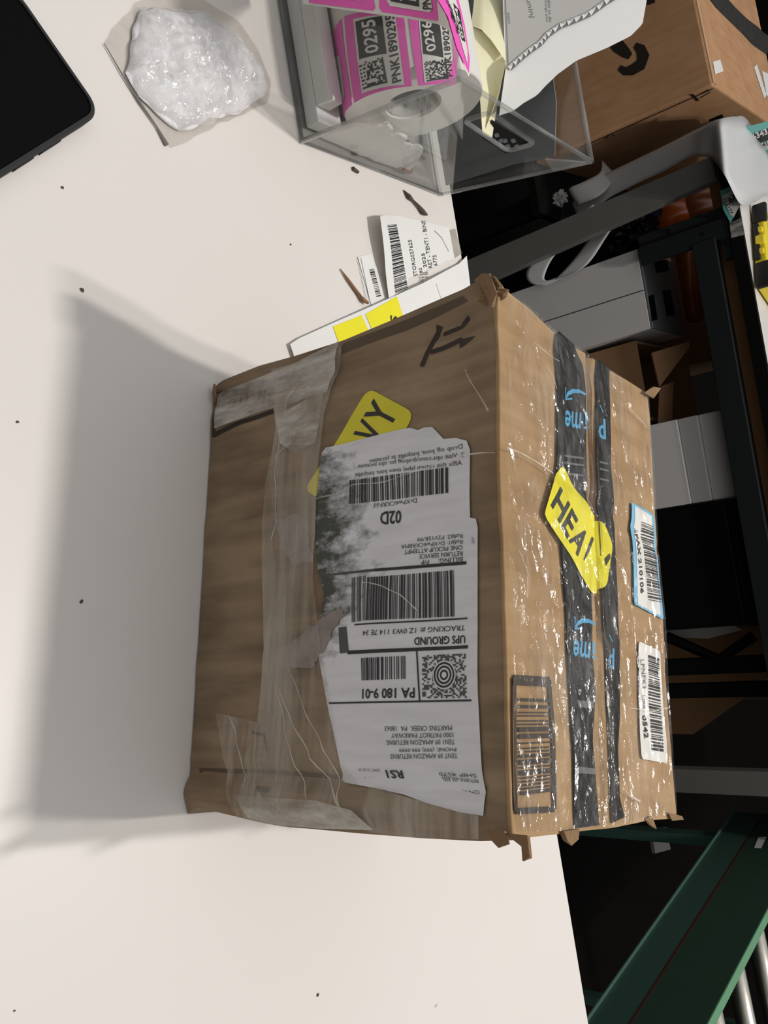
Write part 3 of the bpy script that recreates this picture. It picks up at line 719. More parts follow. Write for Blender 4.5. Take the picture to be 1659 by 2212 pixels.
# clear tape
a = Art(FR, 0.005)
a.poly([(590, 800), (715, 765), (735, 735), (742, 760), (704, 900), (690, 1060), (680, 1250), (700, 1420), (735, 1640), (800, 1720), (820, 1792), (700, 1790), (600, 1780), (520, 1762), (520, 1690), (560, 1560), (574, 1400), (568, 1200), (580, 1050), (600, 930)], 0, .0019)
a.build('clear_tape', ['film_front'], parcel, local=True)
a = Art(FR, 0.005)
a.poly([(470, 855), (560, 820), (650, 782), (735, 740), (712, 850), (640, 872), (560, 893), (470, 928)], 0, .0023)
a.poly([(600, 900), (640, 880), (704, 850), (690, 960), (650, 985), (612, 960)], 0, .0023)
a.build('clear_tape', ['film_white'], parcel, local=True)['label'] = 'whitish crumpled clear tape at the top edge'
a = Art(FR, 0.005)
a.poly([(470, 1540), (560, 1560), (560, 1690), (640, 1790), (520, 1768), (500, 1690)], 0, .0022)
a.poly([(830, 1700), (870, 1716), (1040, 1762), (1040, 1812), (900, 1808), (800, 1796), (740, 1760), (760, 1700)], 0, .0022)
a.build('clear_tape', ['film_front'], parcel, local=True)
a = Art(FR, 0.005)
for pts in ([(602, 1470), (640, 1560), (680, 1640), (742, 1720), (775, 1790)], [(630, 1440), (668, 1540), (704, 1610), (735, 1680), (760, 1760)], [(640, 830), (622, 900), (606, 990), (604, 1100), (596, 1170)], [(640, 930), (636, 960), (600, 990)], [(690, 1080), (760, 1056), (850, 1036), (1010, 985), (1074, 980)], [(500, 1545), (520, 1610), (540, 1700)], [(600, 1475), (640, 1640), (690, 1740)], [(1060, 890), (1010, 800)], [(720, 790), (735, 742)], [(700, 800), (640, 830), (598, 846)], [(790, 1258), (830, 1266), (868, 1284), (905, 1318)]):
    a = Art(FR, 0.005)
    P0 = []
    for k in range(len(pts) - 1):
        for j in range(6): P0.append(Vector(pts[k]).lerp(Vector(pts[k + 1]), j / 6))
    P0.append(Vector(pts[-1])); P0 = [(p.x + 9 * n3(p.x, p.y, 0, .02), p.y + 6 * n3(p.x, p.y, 5, .02)) for p in P0]
    a.line(P0, [.0003 + .0014 * abs(n3(p[0], p[1], 9, .03)) for p in P0], 0, .0027)
    a.build('tape_crease', ['crease'], parcel, local=True)
for pts in ([(1086, 968), (1130, 985), (1165, 1008), (1196, 1028)], [(1168, 790), (1180, 815), (1192, 850)], [(1140, 742), (1185, 778), (1200, 786)], [(1345, 880), (1372, 905), (1392, 925)], [(1110, 1190), (1132, 1240), (1128, 1300)], [(1350, 1530), (1400, 1536), (1444, 1530)], [(1332, 1700), (1350, 1720), (1376, 1735)]):
    a = Art(TP, 0.004); P0 = []
    for k in range(len(pts) - 1):
        for j in range(6): P0.append(Vector(pts[k]).lerp(Vector(pts[k + 1]), j / 6))
    P0 = [(p.x + 6 * n3(p.x, p.y, 0, .03), p.y + 6 * n3(p.x, p.y, 5, .03)) for p in P0]
    a.line(P0, [.0003 + .0014 * abs(n3(p[0], p[1], 9, .03)) for p in P0], 0, .0028); a.build('tape_crease', ['crease'], parcel, local=True)
a = Art(TP, 0.004)
a.poly([(1085, 640), (1110, 645), (1150, 675), (1200, 725), (1315, 803), (1396, 855), (1405, 1000), (1418, 1200), (1437, 1450), (1448, 1640), (1455, 1755), (1330, 1780), (1220, 1795), (1120, 1795), (1106, 1700), (1100, 1500), (1092, 1200), (1085, 900)], 0, .0023)
a.build('clear_tape', ['film_top'], parcel, local=True)['label'] = 'glossy wrinkled clear tape over the whole top'
# glassy ridge of tape along the seam
mb = MB(); pts = []
for k in range(40):
    x = 0.175 + k * 0.0026; pts.append(Vector((x, seam_y(x) - 0.001, BH + out_t(x, seam_y(x)) + 0.004 + 0.0006 * n3(x, 0, 0, 90))))
mb.tube(pts, [0.0022 + 0.0008 * n3(p.x, 1, 0, 70) for p in pts], 8); mb.build('tape_ridge', 'bag_clear', parcel, local=True, smooth=True)
# ------------------------------------------------------------------ phone at the upper left
PC = Vector((0.0485, -0.4295, 0.0)); d2 = Vector((0.62, -0.785, 0)).normalized(); d1 = Vector((-d2.y * -1, -d2.x, 0)); d1 = Vector((-0.785, -0.62, 0)).normalized()
ph = thing('smartphone', 'black phone in a charcoal rubber case lying face up at the top left', 'phone', PC)
def pp(a, b, z): return PC + d1 * a + d2 * b + Vector((0, 0, z))
o_ = rounded([(0, 0), (0.082, 0), (0.082, 0.165), (0, 0.165)], .013, 8)
i_ = rounded([(.0032, .0032), (0.0788, .0032), (0.0788, .1618), (.0032, .1618)], .011, 8)
m_ = rounded([(.0012, .0012), (0.0808, .0012), (0.0808, .1638), (.0012, .1638)], .012, 8)
mb = MB(); n = len(o_)
rings = [[pp(x, y, 0.0) for x, y in m_], [pp(x, y, .0015) for x, y in o_], [pp(x, y, .0105) for x, y in o_], [pp(x, y, .0125) for x, y in m_], [pp(x, y, .0125) for x, y in i_], [pp(x, y, .0112) for x, y in i_]]
vs = [p for r in rings for p in r]; fs = [tuple(range(n))[::-1]]
for k in range(5): fs += [(k * n + j, k * n + (j + 1) % n, (k + 1) * n + (j + 1) % n, (k + 1) * n + j) for j in range(n)]
mb.add(vs, fs).build('case', 'phone_case', ph)
MB().add([pp(x, y, .0113) for x, y in i_] + [pp(x, y, .0090) for x, y in i_], [tuple(range(n)), tuple(range(n, 2 * n))[::-1]] + [(j, (j + 1) % n, n + (j + 1) % n, n + j) for j in range(n)]).build('screen', 'phone_glass', ph)
for y0, y1 in ((.040, .058), (.066, .082)):
    mb = MB(); c = [pp(-.0008, y0, .004), pp(.002, y0, .004), pp(.002, y1, .004), pp(-.0008, y1, .004)]
    mb.add(c + [v + Vector((0, 0, .0045)) for v in c], [(0, 3, 2, 1), (4, 5, 6, 7), (0, 1, 5, 4), (1, 2, 6, 5), (2, 3, 7, 6), (3, 0, 4, 7)]).build('side_button', 'phone_case', ph)

# ------------------------------------------------------------------ crinkled clear bag
cen = at_z(420, 150, 0)
bag = thing('plastic_bag', 'crinkled clear plastic bag with white contents on the white table', 'bag', cen)
outl = [at_z(*p) for p in ((222, 96), (240, 62), (290, 10), (330, -10), (440, 0), (520, 50), (560, 110), (585, 180), (575, 225), (520, 250), (460, 275), (420, 300), (365, 322), (330, 270), (290, 215), (262, 165))]
inl = [at_z(*p) for p in ((268, 160), (275, 95), (300, 25), (350, 22), (430, 30), (510, 90), (560, 150), (575, 200), (550, 225), (490, 255), (430, 268), (385, 290), (340, 250), (300, 215))]
def blob(outline, hgt, seed, fscale, nr=34, na=110, edge=1.0, base=0.0008, sharp=1.0):
    c = sum(outline, Vector()) / len(outline); cl = outline + [outline[0]]
    def fn(u, v):
        p = interp(cl, u if u < 1 else 0.0); r = v
        q = c.lerp(p, r); k = (1 - r ** 2.2) ** 0.6
        f1 = 1 - abs(n3(q.x, q.y, 0, fscale, seed)) * 2; f2 = 1 - abs(n3(q.x, q.y, 4, fscale * 2.3, seed)) * 2
        z = hgt * k * (0.62 + 0.25 * n3(q.x, q.y, 1, 22, seed) + sharp * (0.18 * f1 + 0.10 * f2)) + base
        if r > .85: q = q + (p - c).normalized() * 0.004 * edge * n3(q.x, q.y, 2, 70, seed) * (r - .85) / .15
        return Vector((q.x, q.y, max(z, base)))
    return MB().grid(fn, na, nr)
blob(inl, .015, 3.3, 40, base=.002, sharp=.5).build('white_contents', 'foam', bag, smooth=True)
blob(inl, .024, 5.1, 60, base=.003).build('crinkled_film', 'bag', bag)
blob(outl, .005, 9.4, 30, base=.0008, edge=.6).build('flat_film', 'bag_clear', bag, smooth=True)
for pts in ([(222, 96), (262, 165), (300, 225), (335, 275), (358, 316)],):
    MB().tube([at_z(*p) + Vector((0, 0, .0016)) for p in pts], [.0003, .0005, .0009, .0006, .0016], 6).build('film_fold', 'bag_edge', bag)

# ------------------------------------------------------------------ clear acrylic bin and what is in it
BT, BB = 0.162, 0.0
b_out = lambda z: (0.0085 + z * 0.150, -0.2265 - z * 0.06, -0.0237 + z * 0.12)     # right wall u, front wall v, back wall v at height z
UL = -0.23
bin_ = thing('acrylic_bin', 'clear acrylic bin with a roll of pink labels inside, at the table edge', 'bin', (-0.1, -0.12, 0))
TK = 0.003
mb = MB()
hole = rounded([(p.y, p.z) for p in ()] or [(-.115, .073), (-.062, .055), (-.048, .098), (-.108, .118)], .008, 5)
def right(v_, z, off):
    return Vector((b_out(z)[0] - off, v_, z))
hp = []
for p in ((1003, 265), (1060, 247), (1156, 314), (1098, 330)):
    u0 = .02
    for _ in range(4):
        q = at_u(p[0], p[1], u0); u0 = b_out(q.z)[0]
    hp.append((q.y, q.z))
hole = rounded(hp, .007, 5)
mb.slab([[(b_out(0)[1], 0), (b_out(0)[2], 0), (b_out(BT - .008)[2], BT - .008), (b_out(BT)[1], BT)], hole], lambda y, z: right(y, z, 0), lambda y, z: right(y, z, TK))
mb.build('side_wall', 'acrylic', bin_)
MB().slab([[(UL, 0), (b_out(0)[0], 0), (b_out(BT)[0], BT), (UL - .02, BT)]], lambda x, z: Vector((x, b_out(z)[1], z)), lambda x, z: Vector((x, b_out(z)[1] + TK, z))).build('front_wall', 'acrylic', bin_)
MB().slab([[(UL, 0), (b_out(0)[0], 0), (b_out(BT - .008)[0], BT - .008), (UL - .02, BT - .008)]], lambda x, z: Vector((x, b_out(z)[2], z)), lambda x, z: Vector((x, b_out(z)[2] - TK, z))).build('back_wall', 'acrylic', bin_)
MB().slab([[(b_out(0)[1], 0), (b_out(0)[2], 0), (b_out(BT - .008)[2], BT - .008), (b_out(BT)[1], BT)]], lambda y, z: Vector((UL - z * .12, y, z)), lambda y, z: Vector((UL + TK - z * .12, y, z))).build('side_wall', 'acrylic', bin_)
MB().box((UL, b_out(0)[1], 0.0004), (b_out(0)[0], b_out(0)[2], .003)).build('base', 'acrylic', bin_)
mb = MB()
c3 = [Vector((b_out(BT)[0], b_out(BT)[1], BT)), Vector((b_out(BT - .008)[0], b_out(BT - .008)[2], BT - .008)), Vector((UL - .02, b_out(BT - .008)[2], BT - .008)), Vector((UL - .02, b_out(BT)[1], BT))]
mb.tube([c3[3], c3[0], c3[1], c3[2]], .0024, 8); mb.build('rim', 'acrylic_edge', bin_, smooth=True)
MB().tube([Vector((b_out(0)[0], b_out(0)[1], .002)), c3[0]], .0022, 8).build('corner_edge', 'acrylic_edge', bin_, smooth=True)
MB().tube([Vector((b_out(0)[0], b_out(0)[2], .002)), c3[1]], .002, 8).build('corner_edge', 'acrylic_edge', bin_, smooth=True)
MB().tube([Vector((UL, b_out(0)[1], .0024)), Vector((b_out(0)[0], b_out(0)[1], .0024)), Vector((b_out(0)[0], b_out(0)[2], .0024))], .0022, 8).build('foot_edge', 'acrylic_edge', bin_, smooth=True)
MB().tube([right(y, z, TK / 2) for y, z in hole + hole[:1]], .0021, 6, cap=False).build('hand_hole_edge', 'acrylic_edge', bin_, smooth=True)
mb = MB(); mb.slab([[(b_out(.12)[2] - .001, .118), (b_out(.15)[2] - .001, .15), (b_out(.15)[2] - .006, .150), (b_out(.12)[2] - .035, .128)]], lambda y, z: right(y, z, -.0015), lambda y, z: right(y, z, 0)); mb.build('corner_tab', 'acrylic_edge', bin_)

# roll of pink labels, axis along the table edge
RC = Vector((0, -0.1555, 0.0700)); RR = 0.059; U0, U1 = -0.014, -0.150
roll = thing('label_roll', 'big roll of pink stickers with white printing inside the clear bin', 'label roll', (-.08, RC.y, .004))
def c_uv(px, py):
    r = ray(px, py); oy, oz = CAM.y - RC.y, CAM.z - RC.z
    A_ = r.y ** 2 + r.z ** 2; B_ = 2 * (oy * r.y + oz * r.z); C_ = oy ** 2 + oz ** 2 - RR ** 2
    D_ = B_ * B_ - 4 * A_ * C_
    s = (-B_ - math.sqrt(max(D_, 0))) / (2 * A_)
    q = CAM + r * s; return (q.x, math.atan2(q.z - RC.z, -(q.y - RC.y)) * RR)
CY = Surf(c_uv, lambda s, t, off=0.0: Vector((s, RC.y - (RR + off) * math.cos(t / RR), RC.z + (RR + off) * math.sin(t / RR))))
mb = MB(); n = 72
def ringv(u, r): return [Vector((u, RC.y - r * math.cos(2 * math.pi * j / n), RC.z + r * math.sin(2 * math.pi * j / n))) for j in range(n)]
rs = [ringv(U1, .024), ringv(U1, RR - .001), ringv(U1 + .001, RR), ringv(U0 - .001, RR), ringv(U0, RR - .001), ringv(U0 - .0006, .04), ringv(U0, .024), ringv(U1, .024)]
vs = [v for r in rs for v in r]; fs = []
for k in range(len(rs) - 1): fs += [(k * n + j, k * n + (j + 1) % n, (k + 1) * n + (j + 1) % n, (k + 1) * n + j) for j in range(n)]
mb.add(vs, fs).build('wound_liner', 'liner', roll, smooth=False)
rs = [ringv(U1 + .002, .024), ringv(U0 - .002, .024), ringv(U0 - .002, .0215), ringv(U1 + .002, .0215), ringv(U1 + .002, .024)]
vs = [v for r in rs for v in r]; fs = []
for k in range(4): fs += [(k * n + j, k * n + (j + 1) % n, (k + 1) * n + (j + 1) % n, (k + 1) * n + j) for j in range(n)]
MB().add(vs, fs).build('core', 'paper_gray', roll)
def pink_label(pink, white, block, num, nq, code, seed, serial, sq):
    a = Art(CY, .006)
    a.poly(pink, 0, .0004, step=.005); a.poly(white, 1, .0007, step=.005)
    if block: a.poly(block, 2, .0010, step=.005)
    if num: a.text(num, *nq, 1, .0013, True)
    if code: a.cells(*code, 14, seed, 2, .0010, .48)
    if serial: a.text(serial, *sq, 2, .0010, True)
    return a.build('pink_label', ['pink', 'liner', 'ink'], roll)
pink_label([(744, 36), (872, 27), (881, 110), (890, 187), (766, 223), (752, 130)], [(764, 42), (854, 34), (864, 110), (874, 184), (783, 203), (772, 120)],
           [(769, 48), (826, 36), (836, 117), (778, 129)], '0295', ((821, 113), (812, 42), (791, 119)), ((838, 180), (786, 194), (828, 124)), 5, 'PNK1890295', ((868, 176), (852, 30), (848, 182)))
pink_label([(881, 26), (985, 30), (990, 120), (982, 186), (903, 186), (890, 100)], [(903, 34), (972, 40), (978, 120), (966, 172), (917, 180), (909, 100)],
           [(908, 46), (948, 44), (957, 126), (914, 118)], '0296', ((942, 110), (930, 46), (921, 116)), ((968, 172), (922, 178), (962, 130)), 9, 'PNK1890296', ((977, 166), (966, 44), (963, 168)))
pink_label([(722, 66), (738, 40), (746, 120), (762, 226), (727, 258), (718, 150)], [(724, 130), (734, 120), (746, 205), (716, 240)],
           None, None, None, ((716, 236), (708, 150), (728, 232)), 12, 'PNK18', ((741, 216), (730, 140), (729, 222)))
# the web of labels drawn off the roll over the front of the bin
mb = MB()
lo = [at_v(655, 8, -.246), at_v(735, 20, -.247), at_v(800, 29, -.248), at_v(880, 40, -.249), at_v(945, 52, -.249)]
mb.grid(lambda u, v: interp(lo, u) + Vector((-.105, 0, .012)) * v, 20, 8, 0)
up = [(940, -150), (943, 0), (965, 35), (985, 105), (1012, 165)], [(1010, -150), (990, -20), (1002, 50), (1012, 120), (1016, 158)]
lz = [.178, .178, .178, .178, .174]
A_ = [at_z(p[0], p[1], z) for p, z in zip(up[0], lz)]; B_ = [at_z(p[0], p[1], z) for p, z in zip(up[1], lz)]
mb.grid(lambda u, v: interp(A_, u).lerp(interp(B_, u), v), 20, 4, 0)
mb.grid(lambda u, v: (lo[-1] + Vector((-.105, 0, .012)) * (1 - u)).lerp(interp(A_[:4], .35 + .65 * u), v) + Vector((0, 0, .004 * math.sin(math.pi * v))), 10, 6, 0)
mb.build('loose_web', 'liner', roll, smooth=True)
WB = plane_surf(lo[0], lo[-1] - lo[0], (Vector((-.105, 0, .012)) - (lo[-1] - lo[0]).normalized() * Vector((-.105, 0, .012)).dot((lo[-1] - lo[0]).normalized())))
a = Art(WB, 0)
a.poly([(670, -40), (800, -40), (812, 18), (806, 24), (668, 6)], 0, .0006); a.poly([(818, -40), (935, -40), (952, 46), (826, 27), (820, 18)], 0, .0006)
a.poly([(690, -40), (790, -40), (786, -2), (780, 2), (694, -6)], 1, .001)
a.poly([(836, -40), (926, -40), (936, 20), (930, 28), (844, 14), (838, 4)], 1, .001)
a.cells((908, 16), (846, 4), (902, -44), 12, 21, 2, .0014, .5); a.text('PNK1890297', (936, 22), (918, -90), (916, 22), 2, .0014, True)
a.build('pink_label', ['pink', 'liner', 'ink'], roll)
WT = plane_surf((0, 0, .1795), (1, 0, 0), (0, 1, 0))
a = Art(WT, 0)
a.poly([(945, 0), (967, 38), (986, 104), (1012, 160), (1014, 128), (1003, 55), (985, -20), (955, -20)], 0, .0004)
a.poly([(966, 0), (985, 60), (1008, 140), (1008, 110), (998, 55), (980, -10)], 1, .0007)
a.poly([(977, 8), (990, 24), (1003, 92), (996, 88)], 2, .001); a.text('0294', (999, 86), (984, 20), (993, 84), 1, .0014, True)
a.cells((992, 74), (968, 2), (986, 74), 9, 23, 2, .001, .5, False)
a.build('pink_label', ['pink', 'liner', 'ink'], roll)

# papers and cards standing in the bin
def coonsP(b, tp, l, r, u, v):
    B_, T_, L_, R_ = interp(b, u), interp(tp, u), interp(l, v), interp(r, v)
    return B_ * (1 - v) + T_ * v + L_ * (1 - u) + R_ * u - (Vector(b[0]) * (1 - u) * (1 - v) + Vector(b[-1]) * u * (1 - v) + Vector(tp[0]) * (1 - u) * v + Vector(tp[-1]) * u * v)
cr = thing('paper_liner', 'cream coloured paper strip curling out of the clear bin behind the pink roll', 'paper', (-.06, -.1, .004))
P1 = [at_v(1028, -60, -.055), at_v(1024, 0, -.072), at_v(1018, 56, -.088)]; P2 = [at_v(1088, -60, -.030), at_v(1087, 0, -.045), at_v(1092, 132, -.066)]
mb = MB(); bot = [at_v(1018, 56, -.088), at_v(1040, 64, -.086), at_v(1062, 88, -.080), at_v(1092, 132, -.066)]
mb.grid(lambda u, v: coonsP(bot, [P1[0], P2[0]], P1[::-1], P2[::-1], u, v), 12, 12); mb.build('sheet', 'cream', cr, smooth=True)
und = [at_v(1022, 150, -.086), at_v(1036, 200, -.084), at_v(1042, 286, -.080)]; und2 = [at_v(1090, 150, -.070), at_v(1078, 200, -.070), at_v(1044, 290, -.076)]
mb = MB(); mb.grid(lambda u, v: coonsP([bot[0], und[0], und[1], und[2]], [bot[3], und2[0], und2[1], und2[2]], bot, [und[2], und2[2]], u, v) + Vector((0, 0.016 * math.sin(math.pi * v), 0)), 16, 14); mb.build('curled_end', 'cream', cr, smooth=True)

lf_ = thing('paper_leaflet', 'large white printed paper sheet with a zigzag border standing in the clear bin', 'paper', (-.07, -.03, .01))
LN = Vector((0.06, -1.0, 1.2)).normalized()
def lq(x, y, off=0.0):
    q = hit(x, y, (-.07, -.078, .10), LN); return q + LN * off
q3 = lambda p: lq(*p)
bt = [q3(p) for p in ((1078, 250), (1108, 240), (1132, 222), (1160, 206), (1178, 186), (1205, 160), (1245, 131), (1310, 104), (1362, 78), (1388, 52), (1397, 0))]
tp_ = [q3(p) for p in ((1084, -160), (1200, -150), (1320, -140), (1412, -130))]
mb = MB(); mb.grid(lambda u, v: coonsP(bt, tp_, [bt[0], q3((1092, 150)), q3((1086, 0)), tp_[0]], [bt[-1], tp_[-1]], u, v), 44, 20); mb.build('sheet', 'paper', lf_, smooth=True)
LS = Surf(lambda px, py: (px, py), lambda s, t, off=0.0: lq(s, t, .0012 + off))
a = Art(LS, 30)
zz = [(1098, 150), (1120, 130), (1142, 112), (1166, 95), (1180, 78), (1208, 58), (1240, 46), (1272, 32), (1305, 8), (1340, -14)]
a.poly([(1086, -140), (1400, -130), (1345, -20)] + zz[::-1][1:] , 0, 0)
for k in range(len(zz) - 1):
    p, q = Vector(zz[k]), Vector(zz[k + 1]); d = (q - p); nn = Vector((-d.y, d.x)).normalized() * 6.5
    a.poly([p + nn, q + nn, q - nn, p - nn], 2, .0004)
    for h_ in (0, .5):
        s_, e_ = p + d * h_, p + d * (h_ + .5); mid = (s_ + e_) / 2
        a.poly([s_ + nn * .85, s_.lerp(e_, .7), s_ - nn * .85 + d * .25, s_ - nn * .85], 1, .0008); a.poly([s_.lerp(e_, .7), s_ - nn * .8, e_ - nn * .8], 3, .0008)
a.text('suninj', (1131, -10), (1142, 40), (1143, -10), 2, .0004); a.text('the things you', (1173, -20), (1178, 50), (1179, -20), 2, .0004); a.text('are able to do', (1181, -20), (1185, 50), (1187, -20), 2, .0004); a.text('paper', (1094, 30), (1096, 55), (1099, 30), 2, .0004)
a.build('printed_panel', ['paper_gray', 'paper', 'card_gray', 'carton_white'], lf_)
gc = tag(MB().slab([[(-.16, .012), (.004, .012), (.010, .085), (.0175, .125), (-.03, .135), (-.16, .140)]], lambda x, z: Vector((x, -.030 + z * .1, z)), lambda x, z: Vector((x, -.0285 + z * .1, z))).build('grey_card', 'card_gray'), 'dark grey card standing at the back of the clear bin', 'card')
ps = tag(MB().box((-.13, -.2205, .0045), (-.004, -.19, .018), bev=.001).build('folded_paper', 'paper'), 'folded white paper lying low at the front of the clear bin', 'paper')
ps = tag(MB().box((-.13, -.2215, .0190), (-.016, -.205, .034), bev=.001).build('folded_paper', 'paper'), 'second folded white paper, against the pink label roll', 'paper')
cp = tag(blob([Vector((-.012, -.19, 0)), Vector((.000, -.205, 0)), Vector((.002, -.15, 0)), Vector((.001, -.085, 0)), Vector((-.008, -.075, 0)), Vector((-.012, -.12, 0))], .05, 12.2, 35, 16, 50, base=.005).build('crumpled_paper', 'paper'), 'crumpled white paper below the pink roll in the clear bin', 'paper')
bs = plane_surf((-.005, -.07, .012), (.2, 1, 0), (-.1, .02, 1))
a = Art(bs, 0); a.poly([(1040, 296), (1062, 258), (1150, 312), (1092, 330)], 0, 0)
for k, (x, y) in enumerate(((1066, 288), (1084, 300), (1102, 300), (1090, 312), (1110, 312), (1076, 300))): a.poly([(x, y), (x + 9, y - 3), (x + 13, y + 5), (x + 4, y + 7)], 1, .0004)
bs_o = tag(solid(a.build('black_label', ['ink', 'card_gray']), .0008), 'black label seen through the hand hole of the clear bin', 'label')
tag(MB().box((-.012, -.098, .0035), (.002, -.078, .009), bev=.001).build('cardboard_scrap', 'amber_dark'), 'small orange brown scrap lying in the clear bin', 'scrap')

# ------------------------------------------------------------------ papers on the table
TB = Surf(lambda px, py: tuple(at_z(px, py, 0).xy), lambda s, t, off=0.0: Vector((s, t, off)))
def table_paper(name, label, cat, outline, z, prints, mats=('paper', 'ink', 'yellow'), curl=None):
    s = Surf(TB.uv, (lambda s, t, off=0.0: Vector((s, t, z + off + (curl(s, t) if curl else 0)))))
    a = Art(s, .004); a.poly(outline, 0, 0); n0 = len(a.mb.v)
    a.mb.add([v - Vector((0, 0, .0003)) for v in a.mb.v[:n0]], list(a.mb.f), 0)
    prints(a); return tag(a.build(name, list(mats)), label, cat)
def pr(a):
    a.bars((822, 640), (806, 580), (812, 642), 18, 71, 1, .0003); a.line([(790, 650), (770, 556)], .0004, 1, .0003); a.line([(797, 650), (778, 558)], .0004, 1, .0003)
table_paper('paper_slip', 'narrow white paper slip with a barcode, under the larger printed slip', 'paper', [(772, 556), (800, 548), (850, 670), (802, 662)], .0006, pr)
e0 = at_z(800, 480).xy; 
def curl(s, t): return .010 * math.exp(-((t - e0.y) / .03) ** 2) * math.exp(-((s - .07) / .05) ** 2)
def pr(a):
    a.bars((846, 641), (815, 494), (876, 630), 40, 72, 1, .0004)
    a.text('STORG027625', (897, 598), (884, 520), (889, 600), 1, .0004); a.text('46382', (912, 610), (906, 580), (906, 611), 1, .0004)
    a.text('18, 2025', (922, 600), (914, 548), (914, 602), 1, .0004); a.text('RET - TENT1 - BINS', (930, 580), (914, 478), (922, 582), 1, .0004); a.text('6 .     6775', (944, 604), (938, 553), (936, 605), 1, .0004)
    a.line([(934, 500), (950, 516), (965, 545)], .0005, 1, .0004)
table_paper('paper_slip', 'white slip with a large barcode and STORG printing near the table edge', 'paper', [(799, 478), (815, 473), (858, 469), (920, 482), (966, 494), (978, 560), (960, 566), (910, 590), (876, 604), (872, 640), (846, 650), (832, 648), (818, 590), (806, 530), (802, 505)], .0022, pr, curl=curl)
tag(MB().add([at_z(*p, z) for z in (.0004, .0012) for p in ((966, 498), (984, 494), (998, 548), (979, 560))], [(0, 1, 2, 3)[::-1], (4, 5, 6, 7), (0, 1, 5, 4), (1, 2, 6, 5), (2, 3, 7, 6), (3, 0, 4, 7)]).build('clear_tape_piece', 'bag_clear'), 'small clear tape piece at the table edge beside the barcode slip', 'tape')
def pr(a):
    a.poly([(712, 708), (773, 684), (790, 722), (730, 760)], 2, .0004); a.poly([(781, 682), (845, 645), (862, 700), (800, 728)], 2, .0004)
    a.text('S', (776, 738), (776, 727), (766, 738), 1, .0007, True); a.text('S', (848, 704), (846, 688), (833, 700), 1, .0007, True)
    a.line([(930, 617), (938, 640), (948, 662)], .0006, 3, .0004)
table_paper('label_strip', 'white strip with two yellow stickers, half hidden behind the brown parcel', 'label strip', [(620, 746), (640, 733), (720, 697), (800, 662), (900, 617), (985, 572), (1002, 555), (1010, 622), (985, 648), (900, 690), (830, 718), (740, 768), (660, 800), (640, 806)], .0034, pr, ('paper', 'ink', 'yellow', 'paper_gray'), curl=lambda s, t: .004 * math.exp(-((t + .10) / .06) ** 2))
sp = tag(MB().tube([at_z(735, 581, .0012), at_z(752, 604, .0022), at_z(772, 632, .002), at_z(784, 648, .003), at_z(796, 655, .0045)], [.0004, .0012, .0016, .0022, .0012], 7).build('splinter', 'splinter'), 'thin brown torn splinter pointing away from the yellow stickers', 'splinter')
tag(MB().tube([at_z(872, 411, .001), at_z(884, 425, .003), at_z(893, 434, .0022), at_z(905, 446, .003), at_z(914, 458, .003), at_z(922, 464, .002)], [.0006, .0024, .0012, .0016, .0026, .0012], 7).build('twisted_scrap', 'crumb'), 'dark twisted scrap just outside the clear bin', 'debris')
tag(MB().tube([at_z(762, 364, .0012), at_z(774, 372, .0014)], [.002, .0014], 7).build('crumb', 'crumb'), 'dark crumb stuck at the foot of the clear bin', 'crumb')
for k, (x, y, r, lab) in enumerate(((135, 405, .0016, 'dark crumb on the white table below the phone'), (178, 627, .0022, 'flat dark crumb at the upper corner of the parcel shadow'), (38, 912, .0014, 'small dark crumb left of the parcel shadow'), (176, 1299, .0017, 'dark crumb inside the parcel shadow'), (687, 2149, .0016, 'dark crumb at the bottom of the photo'), (628, 528, .0012, 'tiny dark crumb left of the barcode slip'), (31, 2184, .0009, 'tiny dark crumb in the bottom left corner'))):
    mb = MB(); c = at_z(x, y, r * .28); r *= .6; R = random.Random(k)
    bm = bmesh.new(); bmesh.ops.create_icosphere(bm, subdivisions=2, radius=r)
    for v in bm.verts: v.co = Vector((v.co.x * 1.3, v.co.y * .8, v.co.z * .5)) * (1 + .4 * n3(*v.co, 900, k)) ; v.co = c + Matrix.Rotation(R.uniform(0, 3), 3, 'Z') @ v.co
    mb.bm(bm); tag(mb.build('crumb', 'crumb'), lab, 'crumb', 'crumbs on the white table')
# ------------------------------------------------------------------ far workstation beyond the table
VF = 1.08
ft = thing('workstation', 'dark steel workstation with a white top behind the white table', 'table', (0.35, 1.5, FLOOR))
MB().box((-.40, VF + .004, -.020), (1.25, 2.0, 0.0), bev=.001).build('tabletop', 'laminate_far', ft)
MB().box((-.40, VF - .004, -.0235), (1.25, VF + .006, .003), bev=.001).build('front_edge', 'black', ft)
for x0, x1 in ((-.300, -.225), (.912, .962)):
    dxl, dxr = (-.021, -.048) if x0 < 0 else (0, 0)
    mb = MB().box((0, VF - .02, FLOOR), (1, VF + .005, -.026), bev=.002)
    for v in mb.v:
        k = (v.z - FLOOR) / (-.026 - FLOOR); v.x = (x0 + dxl * k) * (1 - v.x) + (x1 + dxr * k) * v.x
    mb.build('front_leg', 'gray_steel', ft)
    MB().box((x0, 1.93, FLOOR), (x1, 1.98, -.02), bev=.002).build('rear_leg', 'gray_steel', ft)
MB().box((-.168, VF - .004, -.100), (.90, VF + .02, -.052), bev=.0015).build('lower_rail', 'dark_steel', ft)
MB().box((-.30, VF + .05, -.060), (1.2, VF + .075, -.0215)).build('wood_apron', 'tan_board', ft)
mb = MB(); mb.box((-.224, VF + .004, -.21), (-.202, VF + .012, -.0245), bev=.001); 
mb.build('bracket', 'dark_steel', ft)
mb = MB(); mb.box((-.200, VF - .002, -.21), (-.160, VF + .010, -.0245), bev=.001); mb.build('bracket', 'dark_steel', ft)
